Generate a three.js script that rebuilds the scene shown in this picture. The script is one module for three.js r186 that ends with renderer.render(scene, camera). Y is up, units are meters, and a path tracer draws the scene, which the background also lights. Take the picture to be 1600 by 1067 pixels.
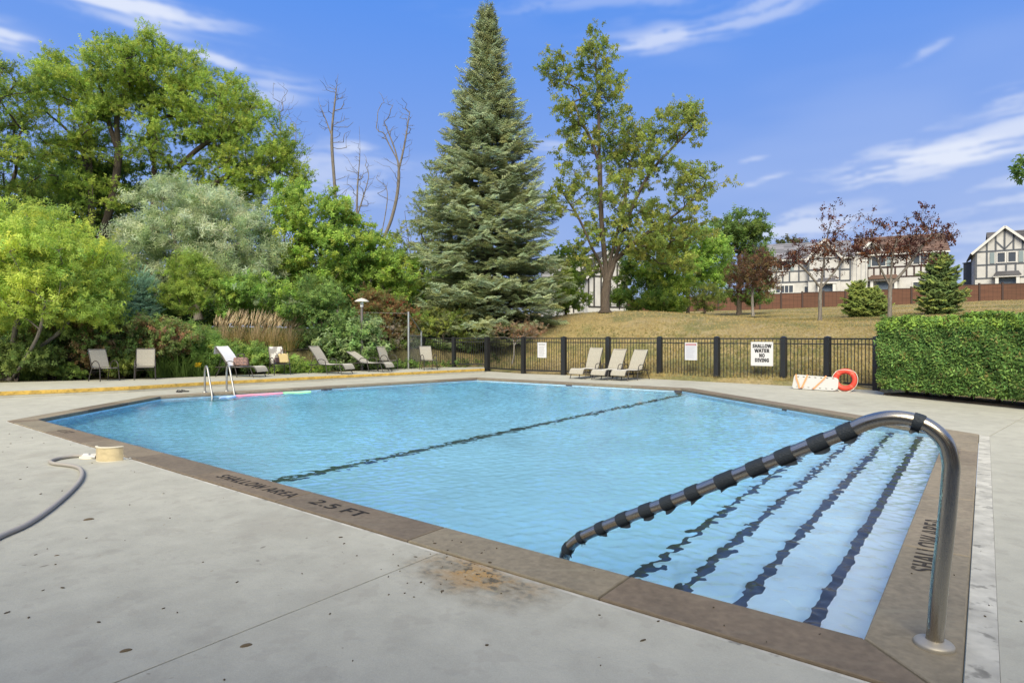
import * as THREE from 'three';
import { mergeGeometries } from 'three/addons/utils/BufferGeometryUtils.js';
import { RoundedBoxGeometry } from 'three/addons/geometries/RoundedBoxGeometry.js';

// ------------------------------------------------------------------ camera, sky, sun, exposure
const scene = new THREE.Scene();
const EYE = 1.55, FPX = 947, PITCH = -Math.atan(6.5 / FPX);
const camera = new THREE.PerspectiveCamera(2 * Math.atan(533.5 / FPX) * 180 / Math.PI, 1024 / 682, 0.05, 900);
camera.position.set(0, EYE, 0);
camera.rotation.x = PITCH;
scene.add(camera);
const renderer = new THREE.WebGLRenderer({ antialias: true });
renderer.setSize(1024, 682);
renderer.toneMapping = THREE.LinearToneMapping;
renderer.toneMappingExposure = 1.52;
renderer.shadowMap.enabled = true;

const V = (x, y, z) => new THREE.Vector3(x, y, z);
function rng(seed) { let s = seed >>> 0; return () => { s = (s + 0x6d2b79f5) | 0; let t = Math.imul(s ^ (s >>> 15), 1 | s); t = (t + Math.imul(t ^ (t >>> 7), 61 | t)) ^ t; return ((t ^ (t >>> 14)) >>> 0) / 4294967296; }; }
const lerp = (a, b, t) => a + (b - a) * t, clamp = (x, a, b) => Math.min(b, Math.max(a, x));
const sstep = (a, b, x) => { const t = clamp((x - a) / (b - a), 0, 1); return t * t * (3 - 2 * t); };
// periodic value noise
function hash2(x, y, s) { let h = Math.imul(x, 374761393) ^ Math.imul(y, 668265263) ^ Math.imul(s, 2147483589); h = Math.imul(h ^ (h >>> 13), 1274126177); return ((h ^ (h >>> 16)) >>> 0) * 2.3283064365386963e-10; }
function vnoise(x, y, px, py, s) {
  const ix = Math.floor(x), iy = Math.floor(y), fx = x - ix, fy = y - iy, ux = fx * fx * (3 - 2 * fx), uy = fy * fy * (3 - 2 * fy);
  let x0 = ix % px | 0, y0 = iy % py | 0; if (x0 < 0) x0 += px; if (y0 < 0) y0 += py; const x1 = x0 + 1 === px ? 0 : x0 + 1, y1 = y0 + 1 === py ? 0 : y0 + 1;
  const a = hash2(x0, y0, s), b = hash2(x1, y0, s), c = hash2(x0, y1, s), d = hash2(x1, y1, s), p = a + (b - a) * ux; return p + (c + (d - c) * ux - p) * uy;
}
function fbm(u, v, fx, fy, oct, s) { let a = 0.5, t = 0, n = 0; for (let i = 0; i < oct; i++) { t += a * vnoise(u * fx, v * fy, fx, fy, s + i * 17); n += a; a *= 0.55; fx *= 2; fy *= 2; } return t / n; }

// a ray through a picture point of the photograph (1600 x 1067), to find where in the place a thing stands
function ray(u, v) { return V((u - 800) / FPX, (533.5 - v) / FPX, -1).applyAxisAngle(V(1, 0, 0), PITCH); }
function G(u, v, h = 0) { const d = ray(u, v), t = (h - EYE) / d.y; return V(d.x * t, h, d.z * t); }
function D(u, v, depth) { const d = ray(u, v), t = depth / -d.z; return V(d.x * t, EYE + d.y * t, -depth); }
const PXM = (depth) => depth / FPX;   // metres per picture point at a depth

const sunDir = V(-0.16, 0.66, 0.73).normalize();
{
  const W = 2048, H = 1024, data = new Float32Array(W * H * 4);
  const R = rng(77), wisps = [];
  const dirOf = (u, v) => { const d = ray(u, v).normalize(); return [Math.atan2(d.x, -d.z), Math.asin(d.y)]; };
  const add = (u, v, su, sv, tilt, a) => { const [az, el] = dirOf(u, v); wisps.push([az, el, su / FPX, sv / FPX, tilt, a]); };
  add(1030, 56, 92, 15, 0.03, 0.55); add(1180, 20, 150, 15, 0.06, 0.36); add(960, 0, 160, 14, 0, 0.22);
  add(1480, 228, 125, 24, 0.1, 0.75); add(1570, 195, 80, 30, 0.2, 0.6); add(1440, 272, 60, 8, 0.05, 0.5);
  add(200, 6, 100, 15, -0.03, 0.75); add(325, 90, 50, 9, -0.03, 0.6); add(8, 66, 30, 13, 0, 0.65); add(215, 45, 60, 10, -0.1, 0.4);
  add(430, 125, 50, 24, 0.1, 0.35); add(545, 240, 38, 12, 0.1, 0.55); add(1185, 283, 38, 5, 0.2, 0.5); add(1172, 249, 26, 5, 0.15, 0.35);
  add(1455, 72, 30, 6, 0.3, 0.3); add(1250, 345, 120, 22, 0.05, 0.5); add(1585, 155, 40, 8, 0.1, 0.4); add(1560, 350, 120, 16, 0, 0.35);
  add(500, 270, 120, 30, 0.05, 0.35); add(880, 230, 60, 10, 0.1, 0.35);
  for (let i = 0; i < 230; i++) { const az = R() * 6.283 - 3.1416; if (Math.abs(az) < 0.82) { R(); R(); R(); R(); continue; } wisps.push([az, 0.08 + R() * 1.2, 0.06 + R() * 0.2, 0.02 + R() * 0.06, (R() - 0.5) * 0.5, 0.35 + R() * 0.6]); }  // wisps out of view, made many and large to add fill light
  for (let y = 0; y < H; y++) {
    const el = ((y + 0.5) / H - 0.5) * Math.PI, e = Math.max(0, el);
    for (let x = 0; x < W; x++) {
      const th = ((x + 0.5) / W - 0.5) * 2 * Math.PI, dx = Math.cos(th) * Math.cos(el), dz = Math.sin(th) * Math.cos(el), az = Math.atan2(dx, -dz);
      const k = Math.pow(clamp(e / 0.56, 0, 1), 0.5), k2 = sstep(0.5, 1.5, e);
      let r = lerp(lerp(0.56, 0.085, k), 0.065, k2), g = lerp(lerp(0.62, 0.275, k), 0.2, k2), b = lerp(lerp(0.78, 0.86, k), 0.7, k2);
      let c = 0;
      if (el > 0) {
        let warp = NaN, s1 = 0;
        for (const w of wisps) {
          const de = el - w[1]; if (Math.abs(de) > w[3] * 3 + w[2] * 1.2) continue;
          let da = az - w[0]; if (da > Math.PI) da -= 2 * Math.PI; if (da < -Math.PI) da += 2 * Math.PI;
          da *= Math.cos(w[1]); if (Math.abs(da) > w[2] * 2.2) continue;
          if (warp !== warp) { warp = fbm((az + 4) * 0.08, el * 0.3 + 0.2, 64, 64, 3, 5) - 0.5; s1 = fbm((az * Math.cos(el) + el * 0.12) * 0.16 + 0.7, (el - az * 0.03) * 0.5 + warp * 0.02, 90, 330, 5, 31); }
          const ct = Math.cos(w[4]), st = Math.sin(w[4]), p = (da * ct + de * st) / w[2], q = (-da * st + de * ct) / w[3] + warp * 3.2, m = Math.exp(-p * p * 1.1 - q * q);
          if (m > 0.01) c = Math.max(c, w[5] * Math.min(1, m * 1.25) * (0.2 + 0.8 * sstep(0.36, 0.64, s1 + (m - 0.5) * 0.3)));
        }
      }
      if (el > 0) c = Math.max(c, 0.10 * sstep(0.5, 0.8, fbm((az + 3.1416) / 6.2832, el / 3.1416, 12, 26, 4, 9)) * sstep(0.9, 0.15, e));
      if (el > 0.5) { const q = Math.cos(el) / Math.max(0.2, Math.sin(el)), px = Math.cos(az) * q, py = Math.sin(az) * q; c = Math.max(c, sstep(0.5, 0.95, el) * 0.75 * sstep(0.36, 0.66, fbm(px * 0.11 + 0.5, py * 0.11 + 0.5, 12, 20, 5, 55))); }  // unseen cloud veil overhead, added to raise the soft fill light
      c = clamp(c, 0, 0.95);
      const i = (y * W + x) * 4;
      data[i] = 0.665 * lerp(r, 0.92, c); data[i + 1] = 0.68 * lerp(g, 0.93, c); data[i + 2] = 0.66 * lerp(b, 1.02, c); data[i + 3] = 1;
    }
  }
  const t = new THREE.DataTexture(data, W, H, THREE.RGBAFormat, THREE.FloatType);
  t.mapping = THREE.EquirectangularReflectionMapping; t.magFilter = THREE.LinearFilter; t.minFilter = THREE.LinearFilter; t.wrapS = THREE.RepeatWrapping; t.needsUpdate = true;
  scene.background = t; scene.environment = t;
}
const sun = new THREE.DirectionalLight(new THREE.Color().setRGB(1, 0.9, 0.68), 4.6);
sun.name = 'sun';
sun.position.copy(sunDir).multiplyScalar(80); sun.target.position.set(0, 0, -20); sun.position.add(sun.target.position);
sun.castShadow = true; sun.shadow.radius = 75; sun.shadow.mapSize.set(4096, 4096);
Object.assign(sun.shadow.camera, { left: -70, right: 70, top: 70, bottom: -70, near: 1, far: 220 });
scene.add(sun, sun.target);

// ------------------------------------------------------------------ helpers
const used = new Map(), partCount = new WeakMap();
function numbered(name) { const n = used.get(name) ?? 0; used.set(name, n + 1); return n ? `${name}_${String(n).padStart(3, '0')}` : name; }
function fin(m) { m.castShadow = true; m.receiveShadow = true; return m; }
function tag(o, label, category, group) { o.userData.label = label; o.userData.category = category; if (group) o.userData.group = group; return o; }
function thing(name, label, category, pos = [0, 0, 0], turn = 0, group) {
  const o = new THREE.Group(); o.name = numbered(name); scene.add(o);
  o.position.set(...(pos.isVector3 ? pos.toArray() : pos)); o.rotation.y = turn; return tag(o, label, category, group);
}
function struct(name, pos = [0, 0, 0]) { const o = new THREE.Group(); o.name = numbered(name); o.position.set(...pos); o.userData.kind = 'structure'; scene.add(o); return o; }
function part(name, geo, mat, parent, label) {
  const m = fin(new THREE.Mesh(Array.isArray(geo) ? merge(geo) : geo, mat)); m.name = parent === scene ? numbered(name) : name;
  if (parent !== scene) { const n = partCount.get(parent) ?? {}; partCount.set(parent, n); n[name] = (n[name] ?? 0) + 1; if (n[name] > 1) m.name = `${name}_${String(n[name] - 1).padStart(3, '0')}`; }
  if (label) m.userData.label = label; parent.add(m); return m;
}
function merge(list) {
  const l = list.map((g) => { g = g.index ? g.toNonIndexed() : g; for (const k of Object.keys(g.attributes)) if (!['position', 'normal', 'uv'].includes(k)) g.deleteAttribute(k); return g; });
  return mergeGeometries(l);
}
function copy(o, label, pos, turn) {
  const c = o.clone(); c.name = numbered(o.name.replace(/_\d{3}$/, '')); scene.add(c); c.userData = { ...o.userData, label };
  c.position.set(...(pos.isVector3 ? pos.toArray() : pos)); c.rotation.y = turn; return c;
}
const rgb = (r, g, b) => new THREE.Color().setRGB(r, g, b);
function mat(color, rough = 0.8, more = {}) { return new THREE.MeshStandardMaterial({ color: Array.isArray(color) ? rgb(...color) : color, roughness: rough, ...more }); }
function box(w, h, d, x = 0, y = 0, z = 0, ry = 0, rx = 0, rz = 0) { const g = new THREE.BoxGeometry(w, h, d); if (rx) g.rotateX(rx); if (rz) g.rotateZ(rz); if (ry) g.rotateY(ry); return g.translate(x, y, z); }
function rbox(w, h, d, r, x = 0, y = 0, z = 0) { return new RoundedBoxGeometry(w, h, d, 2, r).translate(x, y, z); }
// a bar of rectangular section between two points
function bar(a, b, w, h) { const d = b.clone().sub(a), L = d.length(), g = new THREE.BoxGeometry(w, h, L); const m = new THREE.Matrix4().lookAt(b, a, Math.abs(d.y) > L * 0.99 ? V(1, 0, 0) : V(0, 1, 0)); g.applyMatrix4(m); return g.translate((a.x + b.x) / 2, (a.y + b.y) / 2, (a.z + b.z) / 2); }
// tube of changing radius along points
function tube(pts, radii, sides = 6, cap = false) {
  const n = pts.length, pos = [], nor = [], uv = [], idx = [], T = V(), N = V(), B = V(); let len = 0;
  let ref = V(0.31, 0.2, 0.93);
  for (let i = 0; i < n; i++) {
    T.copy(pts[Math.min(n - 1, i + 1)]).sub(pts[Math.max(0, i - 1)]).normalize();
    if (i === 0 && Math.abs(T.dot(ref)) > 0.9) ref = V(1, 0, 0);
    N.copy(ref).addScaledVector(T, -ref.dot(T)).normalize(); ref = N.clone(); B.crossVectors(T, N);
    if (i) len += pts[i].distanceTo(pts[i - 1]);
    const r = typeof radii === 'number' ? radii : radii[i];
    for (let k = 0; k <= sides; k++) {
      const a = k / sides * Math.PI * 2, c = Math.cos(a), s = Math.sin(a), nx = N.x * c + B.x * s, ny = N.y * c + B.y * s, nz = N.z * c + B.z * s;
      pos.push(pts[i].x + nx * r, pts[i].y + ny * r, pts[i].z + nz * r); nor.push(nx, ny, nz); uv.push(k / sides * r * 6.28, len);
    }
  }
  for (let i = 0; i < n - 1; i++) for (let k = 0; k < sides; k++) { const a = i * (sides + 1) + k, b = a + sides + 1; idx.push(a, a + 1, b, b, a + 1, b + 1); }
  if (cap) for (const [e, s] of [[0, -1], [n - 1, 1]]) { const c = pos.length / 3; T.copy(pts[Math.min(n - 1, e + 1)]).sub(pts[Math.max(0, e - 1)]).normalize(); pos.push(pts[e].x, pts[e].y, pts[e].z); nor.push(T.x * s, T.y * s, T.z * s); uv.push(0, 0); for (let k = 0; k < sides; k++) { const a = e * (sides + 1) + k; s > 0 ? idx.push(c, a, a + 1) : idx.push(c, a + 1, a); } }
  const g = new THREE.BufferGeometry();
  g.setAttribute('position', new THREE.Float32BufferAttribute(pos, 3)); g.setAttribute('normal', new THREE.Float32BufferAttribute(nor, 3)); g.setAttribute('uv', new THREE.Float32BufferAttribute(uv, 2)); g.setIndex(idx); return g;
}
function curve(pts, n = 24, closed = false, tension = 0.5) { return new THREE.CatmullRomCurve3(pts, closed, 'catmullrom', tension).getPoints(n); }
// a flat slab from a plan [[x, depth]...]; its top at y = top
function slab(plan, top, thick, bevel = 0) {
  const s = new THREE.Shape(plan.map(([x, d]) => new THREE.Vector2(x, d)));
  const g = new THREE.ExtrudeGeometry(s, { depth: thick - bevel * 2, bevelEnabled: bevel > 0, bevelThickness: bevel, bevelSize: bevel, bevelOffset: -bevel, bevelSegments: 2 });
  return g.rotateX(-Math.PI / 2).translate(0, top - thick + bevel, 0);
}
// offset a plan outwards, a distance for each edge (edge i from point i to i + 1)
function offset(plan, dist) {
  const n = plan.length, area = plan.reduce((a, p, i) => { const q = plan[(i + 1) % n]; return a + p[0] * q[1] - q[0] * p[1]; }, 0), s = area > 0 ? 1 : -1;
  const line = (i) => { const p = plan[i], q = plan[(i + 1) % n], dx = q[0] - p[0], dy = q[1] - p[1], L = Math.hypot(dx, dy), d = typeof dist === 'number' ? dist : dist[i]; const nx = dy / L * s, ny = -dx / L * s; return [p[0] + nx * d, p[1] + ny * d, dx / L, dy / L]; };
  return plan.map((_, i) => { const a = line((i + n - 1) % n), b = line(i), den = a[2] * b[3] - a[3] * b[2]; if (Math.abs(den) < 1e-4) return [b[0], b[1]]; const t = ((b[0] - a[0]) * b[3] - (b[1] - a[1]) * b[2]) / den; return [a[0] + a[2] * t, a[1] + a[3] * t]; });
}
function inside(plan, x, y) { let c = false; for (let i = 0, j = plan.length - 1; i < plan.length; j = i++) { const [xi, yi] = plan[i], [xj, yj] = plan[j]; if ((yi > y) !== (yj > y) && x < (xj - xi) * (y - yi) / (yj - yi) + xi) c = !c; } return c; }
function dtex(size, fn, srgb, rep) {
  const d = new Uint8Array(size * size * 4);
  for (let y = 0; y < size; y++) for (let x = 0; x < size; x++) { const c = fn(x / size, y / size, x, y), i = (y * size + x) * 4; if (typeof c === 'number') { d[i] = d[i + 1] = d[i + 2] = clamp(c, 0, 1) * 255; } else { for (let k = 0; k < 3; k++) d[i + k] = (srgb ? Math.pow(clamp(c[k], 0, 1), 1 / 2.2) : clamp(c[k], 0, 1)) * 255; } d[i + 3] = c.length === 4 ? clamp(c[3], 0, 1) * 255 : 255; }
  const t = new THREE.DataTexture(d, size, size); t.wrapS = t.wrapT = THREE.RepeatWrapping; t.magFilter = THREE.LinearFilter; t.minFilter = THREE.LinearMipmapLinearFilter; t.generateMipmaps = true;
  if (srgb) t.colorSpace = THREE.SRGBColorSpace; if (rep) t.repeat.set(rep, rep); t.needsUpdate = true; return t;
}
const mixc = (a, b, t) => [lerp(a[0], b[0], t), lerp(a[1], b[1], t), lerp(a[2], b[2], t)];

// ------------------------------------------------------------------ plan of the place (x, depth)
const plan = (p) => [p.x, -p.z];
const QP = plan(G(1353, 1002)), QL = plan(G(57, 656)), QL2 = plan(G(250, 620)), QF = plan(G(745, 591.5)), QF2 = plan(G(1065, 608)), QR = plan(G(1481, 678));
const POOL = [QP, QR, QF2, QF, QL2, QL];                          // counter-clockwise in (x, depth)
const e1 = (() => { const dx = QL[0] - QP[0], dy = QL[1] - QP[1], l = Math.hypot(dx, dy); return [dx / l, dy / l]; })();   // along the near edge, to the left
const en = [e1[1], -e1[0]];                                        // from the near edge into the pool
const at = (t, s) => [QP[0] + e1[0] * t + en[0] * s, QP[1] + e1[1] * t + en[1] * s];
const W3 = ([x, d], y = 0) => V(x, y, -d);
const COPW = 0.405, copingOuter = offset(POOL, COPW), BORD = [0.13, 0.03, 0.03, 0.03, 0.03, 0.028];
const deckInner = offset(POOL, BORD.map((b) => b + COPW - 0.004));
const FENCE = [[-4.25, 29.1], [-2.71, 28.2], [-1.14, 27.7], [0.49, 25.85], [2.13, 24.9], [3.77, 23.75], [5.59, 22.9], [7.21, 21.3], [9.02, 20.1], [9.94, 19.06], [10.66, 17.7], [11.9, 16.9]];
const BACK = [[0, 597], [150, 593.5], [250, 591], [400, 585], [520, 581.5], [600, 577], [660, 574], [757, 573]].map(([u, v]) => plan(G(u, v, 0.16)));
BACK[0] = [-16.6, 18.2];
const STEP = [[0, 612], [100, 608.3], [200, 604], [320, 597], [400, 593], [520, 587], [640, 581.5], [757, 576]].map(([u, v]) => plan(G(u, v, 0.16)));
const OUTER = [...BACK, ...FENCE.slice(2, 11), [10.25, 16.3], [11.3, 13], [14, 4.7], [16.4, -3], [-26, -3], [-26, 13.5]];

// the height of the ground
const polyH = [[-1, 0], [0.2, 0], [4, 1.25], [8, 2.0], [12, 2.3], [16.7, 2.52], [52, 4.8], [61, 5.4], [120, 8.5], [400, 14]];
function prof(d) { if (d <= -1) return 0; for (let i = 1; i < polyH.length; i++) if (d < polyH[i][0]) { const [a, h] = polyH[i - 1], [b, k] = polyH[i]; return lerp(h, k, (d - a) / (b - a)); } return 14; }
function sprof(d) { let s = 0; for (let k = -2; k <= 2; k++) s += prof(d + k * 0.45); return s / 5; }
const dR = (x, d) => (x - 2.13) * 0.645 + (d - 24.9) * 0.764;
const dL = (x, d) => (x + 16) * -0.534 + (d - 18.9) * 0.845;
function height(x, d) {
  const r = dR(x, d), bump = 1.0 * Math.exp(-((x - 5) ** 2 + (d - 33.5) ** 2) / 52) * sstep(1, 6, r);
  const hr = (r < 0.2 ? -0.06 : Math.max(-0.06, sprof(r))) + bump;
  const l = dL(x, d), hl = l < 0.1 ? -0.06 : l < 1.35 ? 0.14 : lerp(0.14, 0.98, sstep(1.35, 1.8, l)) + Math.max(0, l - 1.8) * 0.055 - Math.max(0, l - 25) * 0.045;
  const w = sstep(-4.5, 1.5, x + (d > 29 ? (d - 29) * 0.12 : 0));
  const soft = (vnoise(x * 0.22 + 40, d * 0.22 + 40, 997, 997, 3) - 0.5) * 0.22 * sstep(3, 10, Math.max(r, l));
  return lerp(hl, hr, w) + soft;
}
// where a ray meets the ground
function T(u, v, from = 24) { const d = ray(u, v); for (let z = from; z < 200; z += 0.1) { const t = z / -d.z, x = d.x * t, y = EYE + d.y * t; if (y <= height(x, z)) return V(x, height(x, z), -z); } return V(d.x * 60, height(d.x * 60, 60), -60); }
const onGround = (x, d) => V(x, height(x, d), -d);

// ------------------------------------------------------------------ materials
const concreteT = (() => {
  const R = rng(5), S = 2048, spots = [];
  for (let i = 0; i < 420; i++) spots.push([R() * S, R() * S, 0.9 + R() * R() * R() * 5, 0.15 + R() * 0.5, R() * 3.14, R()]);
  const over = new Float32Array(S * S), tone = new Float32Array(S * S);
  for (const [x, y, r, a, ang, t] of spots) for (let j = -14; j <= 14; j++) for (let i = -14; i <= 14; i++) { const c = Math.cos(ang), s = Math.sin(ang), p = (i * c + j * s) / (r * 1.9), q = (-i * s + j * c) / r, m = a * clamp(1.25 - p * p - q * q, 0, 1); if (m > 0) { const k = ((Math.round(y) + j + S) % S) * S + (Math.round(x) + i + S) % S; over[k] = Math.max(over[k], m); tone[k] = t; } }
  return dtex(S, (u, v, x, y) => {
    const big = fbm(u, v, 5, 5, 4, 1), mid = fbm(u, v, 40, 40, 4, 11), fine = hash2(x, y, 4), dirt = fbm(u, v, 14, 9, 6, 21);
    let k = 0.9 + (big - 0.5) * 0.22 + (mid - 0.5) * 0.22 + (fine - 0.5) * 0.12;
    let c = mixc([0.405 * k, 0.4 * k, 0.338 * k], [0.28, 0.265, 0.22], sstep(0.58, 0.78, dirt) * 0.55 * (0.4 + 0.6 * mid));
    const wear = sstep(0.62, 0.72, fbm(u, v, 60, 60, 3, 91)) * 0.22; c = mixc(c, [0.25, 0.235, 0.2], wear);
    const o = over[y * S + x]; return o ? mixc(c, tone[y * S + x] > 0.5 ? [0.1, 0.085, 0.065] : [0.2, 0.16, 0.1], o) : c;
  }, true, 1 / 7.3);
})();
const concreteB = dtex(1024, (u, v, x, y) => 0.5 * fbm(u, v, 60, 60, 4, 3) + 0.35 * fbm(u, v, 8, 8, 3, 8) + 0.15 * hash2(x, y, 2), false, 1 / 2.3);
const M = {};
M.deck = mat([1, 1, 1], 0.88, { map: concreteT, bumpMap: concreteB, bumpScale: 0.006 });
const copT = dtex(1024, (u, v, x, y) => { const a = fbm(u, v, 6, 6, 4, 40), b = fbm(u, v, 50, 50, 4, 41), f = hash2(x, y, 6), g = fbm(u, v, 3, 20, 4, 44); const k = 0.72 + a * 0.3 + (b - 0.5) * 0.5 + (f - 0.5) * 0.1; return mixc([0.25 * k, 0.218 * k, 0.182 * k], [0.29, 0.275, 0.235], sstep(0.55, 0.8, g) * 0.35); }, true, 1 / 1.7);
const COPTONE = [[0.713, 0.636, 0.521], [0.907, 0.89, 0.744], [0.648, 0.594, 0.502], [0.842, 0.784, 0.651], [0.756, 0.7, 0.595], [0.994, 0.954, 0.8]];
M.coping = COPTONE.map((c) => mat(c, 0.78, { map: copT, bumpMap: concreteB, bumpScale: 0.004 }));
M.border = mat([0.52, 0.51, 0.45], 0.9, { bumpMap: concreteB, bumpScale: 0.006, map: dtex(512, (u, v, x, y) => 0.75 + 0.3 * fbm(u, v, 12, 12, 4, 60) - 0.22 * sstep(0.62, 0.8, fbm(u, v, 20, 20, 5, 61)), true, 1 / 1.5) });
M.yellow = mat([0.56, 0.37, 0.075], 0.7, { map: dtex(512, (u, v) => 0.72 + 0.4 * fbm(u, v, 14, 14, 4, 70) - 0.15 * sstep(0.62, 0.7, fbm(u, v, 26, 26, 3, 71)), true, 1 / 1.3) });
M.steel = mat([0.43, 0.395, 0.34], 0.38, { metalness: 1, roughnessMap: dtex(512, (u, v) => 0.75 + 0.5 * (fbm(u, v, 90, 5, 4, 80) - 0.5), false, 4) });
M.tape = mat([0.018, 0.026, 0.036], 0.62, { bumpMap: dtex(256, (u, v) => fbm(u, v, 14, 14, 4, 90), false, 12), bumpScale: 0.004 });
M.black = mat([0.012, 0.013, 0.015], 0.42);
M.galv = mat([0.36, 0.38, 0.39], 0.5, { metalness: 0.7 });
M.frame = mat([0.035, 0.03, 0.03], 0.45);
M.sling = new THREE.MeshPhysicalMaterial({ color: rgb(0.58, 0.55, 0.465), roughness: 1, transmission: 0.28, thickness: 0,  map: dtex(256, (u, v, x, y) => 0.82 + 0.14 * ((x >> 1) % 2) * ((y >> 1) % 2) + 0.14 * (fbm(u, v, 8, 8, 4, 12) - 0.5), true, 6), side: THREE.DoubleSide });
M.bark = mat([0.115, 0.09, 0.07], 0.95, { map: dtex(512, (u, v) => 0.55 + 0.7 * fbm(u, v, 40, 6, 4, 33), true, 1.2), bumpMap: dtex(512, (u, v) => fbm(u, v, 40, 6, 4, 33), false, 1.2), bumpScale: 0.02 });
M.barkGrey = mat([0.2, 0.18, 0.155], 0.95, { map: M.bark.map });
M.barkPale = mat([0.28, 0.26, 0.235], 0.95, { map: M.bark.map });
M.paintPool = mat([0.76, 0.84, 0.91], 0.6, { map: dtex(512, (u, v) => 0.9 + 0.16 * fbm(u, v, 8, 8, 5, 50), true, 1 / 3) });
M.stripe = mat([0.045, 0.04, 0.045], 0.6);
M.white = mat([0.5, 0.5, 0.49], 0.6);
const leafM = (c, t = 0.5, more = {}) => new THREE.MeshPhysicalMaterial({ color: rgb(...c), roughness: 1, transmission: t, thickness: 0, side: THREE.DoubleSide, specularIntensity: 0.25, ...more });
const leafWhite = leafM([1, 1, 1]);
M.needle = new THREE.MeshStandardMaterial({ color: rgb(1, 1, 1), roughness: 0.85, side: THREE.DoubleSide });

// ------------------------------------------------------------------ the ground, one sheet to the horizon
{
  const xs = [], ds = []; const grow = (a, from, to, step0, rate) => { let s = step0; for (let x = from; step0 > 0 ? x < to : x > to; x += s) { a.push(x); s *= rate; } };
  for (let x = -30; x <= 40; x += 0.5) xs.push(x); { const l = [], r = []; grow(r, 40.6, 420, 0.7, 1.06); grow(l, -30.6, -420, -0.7, 1.06); xs.unshift(...l.reverse()); xs.push(...r); }
  for (let d = -12; d <= 46; d += 0.45) ds.push(d); { const l = [], r = []; grow(r, 46.5, 520, 0.6, 1.045); grow(l, -13, -160, -1, 1.3); ds.unshift(...l.reverse()); ds.push(...r); }
  const hole = offset(OUTER, -0.75), pos = [], uv = [], col = [], idx = [], nx = xs.length;
  for (const d of ds) for (const x of xs) {
    pos.push(x, height(x, d), -d); uv.push(x, d);
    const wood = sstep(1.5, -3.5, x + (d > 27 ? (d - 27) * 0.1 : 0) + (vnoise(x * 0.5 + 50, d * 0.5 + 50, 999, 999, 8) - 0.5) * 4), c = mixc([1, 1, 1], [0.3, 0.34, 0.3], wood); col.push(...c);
  }
  for (let j = 0; j < ds.length - 1; j++) for (let i = 0; i < nx - 1; i++) {
    const q = [[i, j], [i + 1, j], [i, j + 1], [i + 1, j + 1]];
    if (q.every(([a, b]) => inside(hole, xs[a], ds[b]))) continue;
    const a = j * nx + i; idx.push(a, a + 1, a + nx, a + 1, a + nx + 1, a + nx);
  }
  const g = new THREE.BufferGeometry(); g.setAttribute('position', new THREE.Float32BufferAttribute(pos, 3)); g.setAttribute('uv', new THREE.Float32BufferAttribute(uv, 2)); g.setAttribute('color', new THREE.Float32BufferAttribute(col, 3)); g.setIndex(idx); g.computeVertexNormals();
  const lawnT = dtex(1024, (u, v, x, y) => {
    const a = fbm(u, v, 5, 5, 4, 100), b = fbm(u, v, 30, 30, 4, 101), f = fbm(u, v, 240, 90, 2, 102), g2 = fbm(u, v, 9, 9, 4, 107), k = 0.66 + 0.3 * b + 0.45 * (f - 0.5) + 0.4 * (hash2(x, y, 3) - 0.5);
    let c = mixc([0.32 * k, 0.248 * k, 0.1 * k], [0.19 * k, 0.18 * k, 0.06 * k], sstep(0.46, 0.68, a)); return mixc(c, [0.36 * k, 0.29 * k, 0.15 * k], sstep(0.55, 0.75, g2) * 0.6);
  }, true, 1 / 9.1);
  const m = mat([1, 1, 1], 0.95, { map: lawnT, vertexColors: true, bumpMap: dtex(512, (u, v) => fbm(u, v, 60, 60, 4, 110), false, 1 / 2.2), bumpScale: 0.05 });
  const s = part('lawn_ground', g, m, scene); s.userData.kind = 'structure';
}

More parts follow.
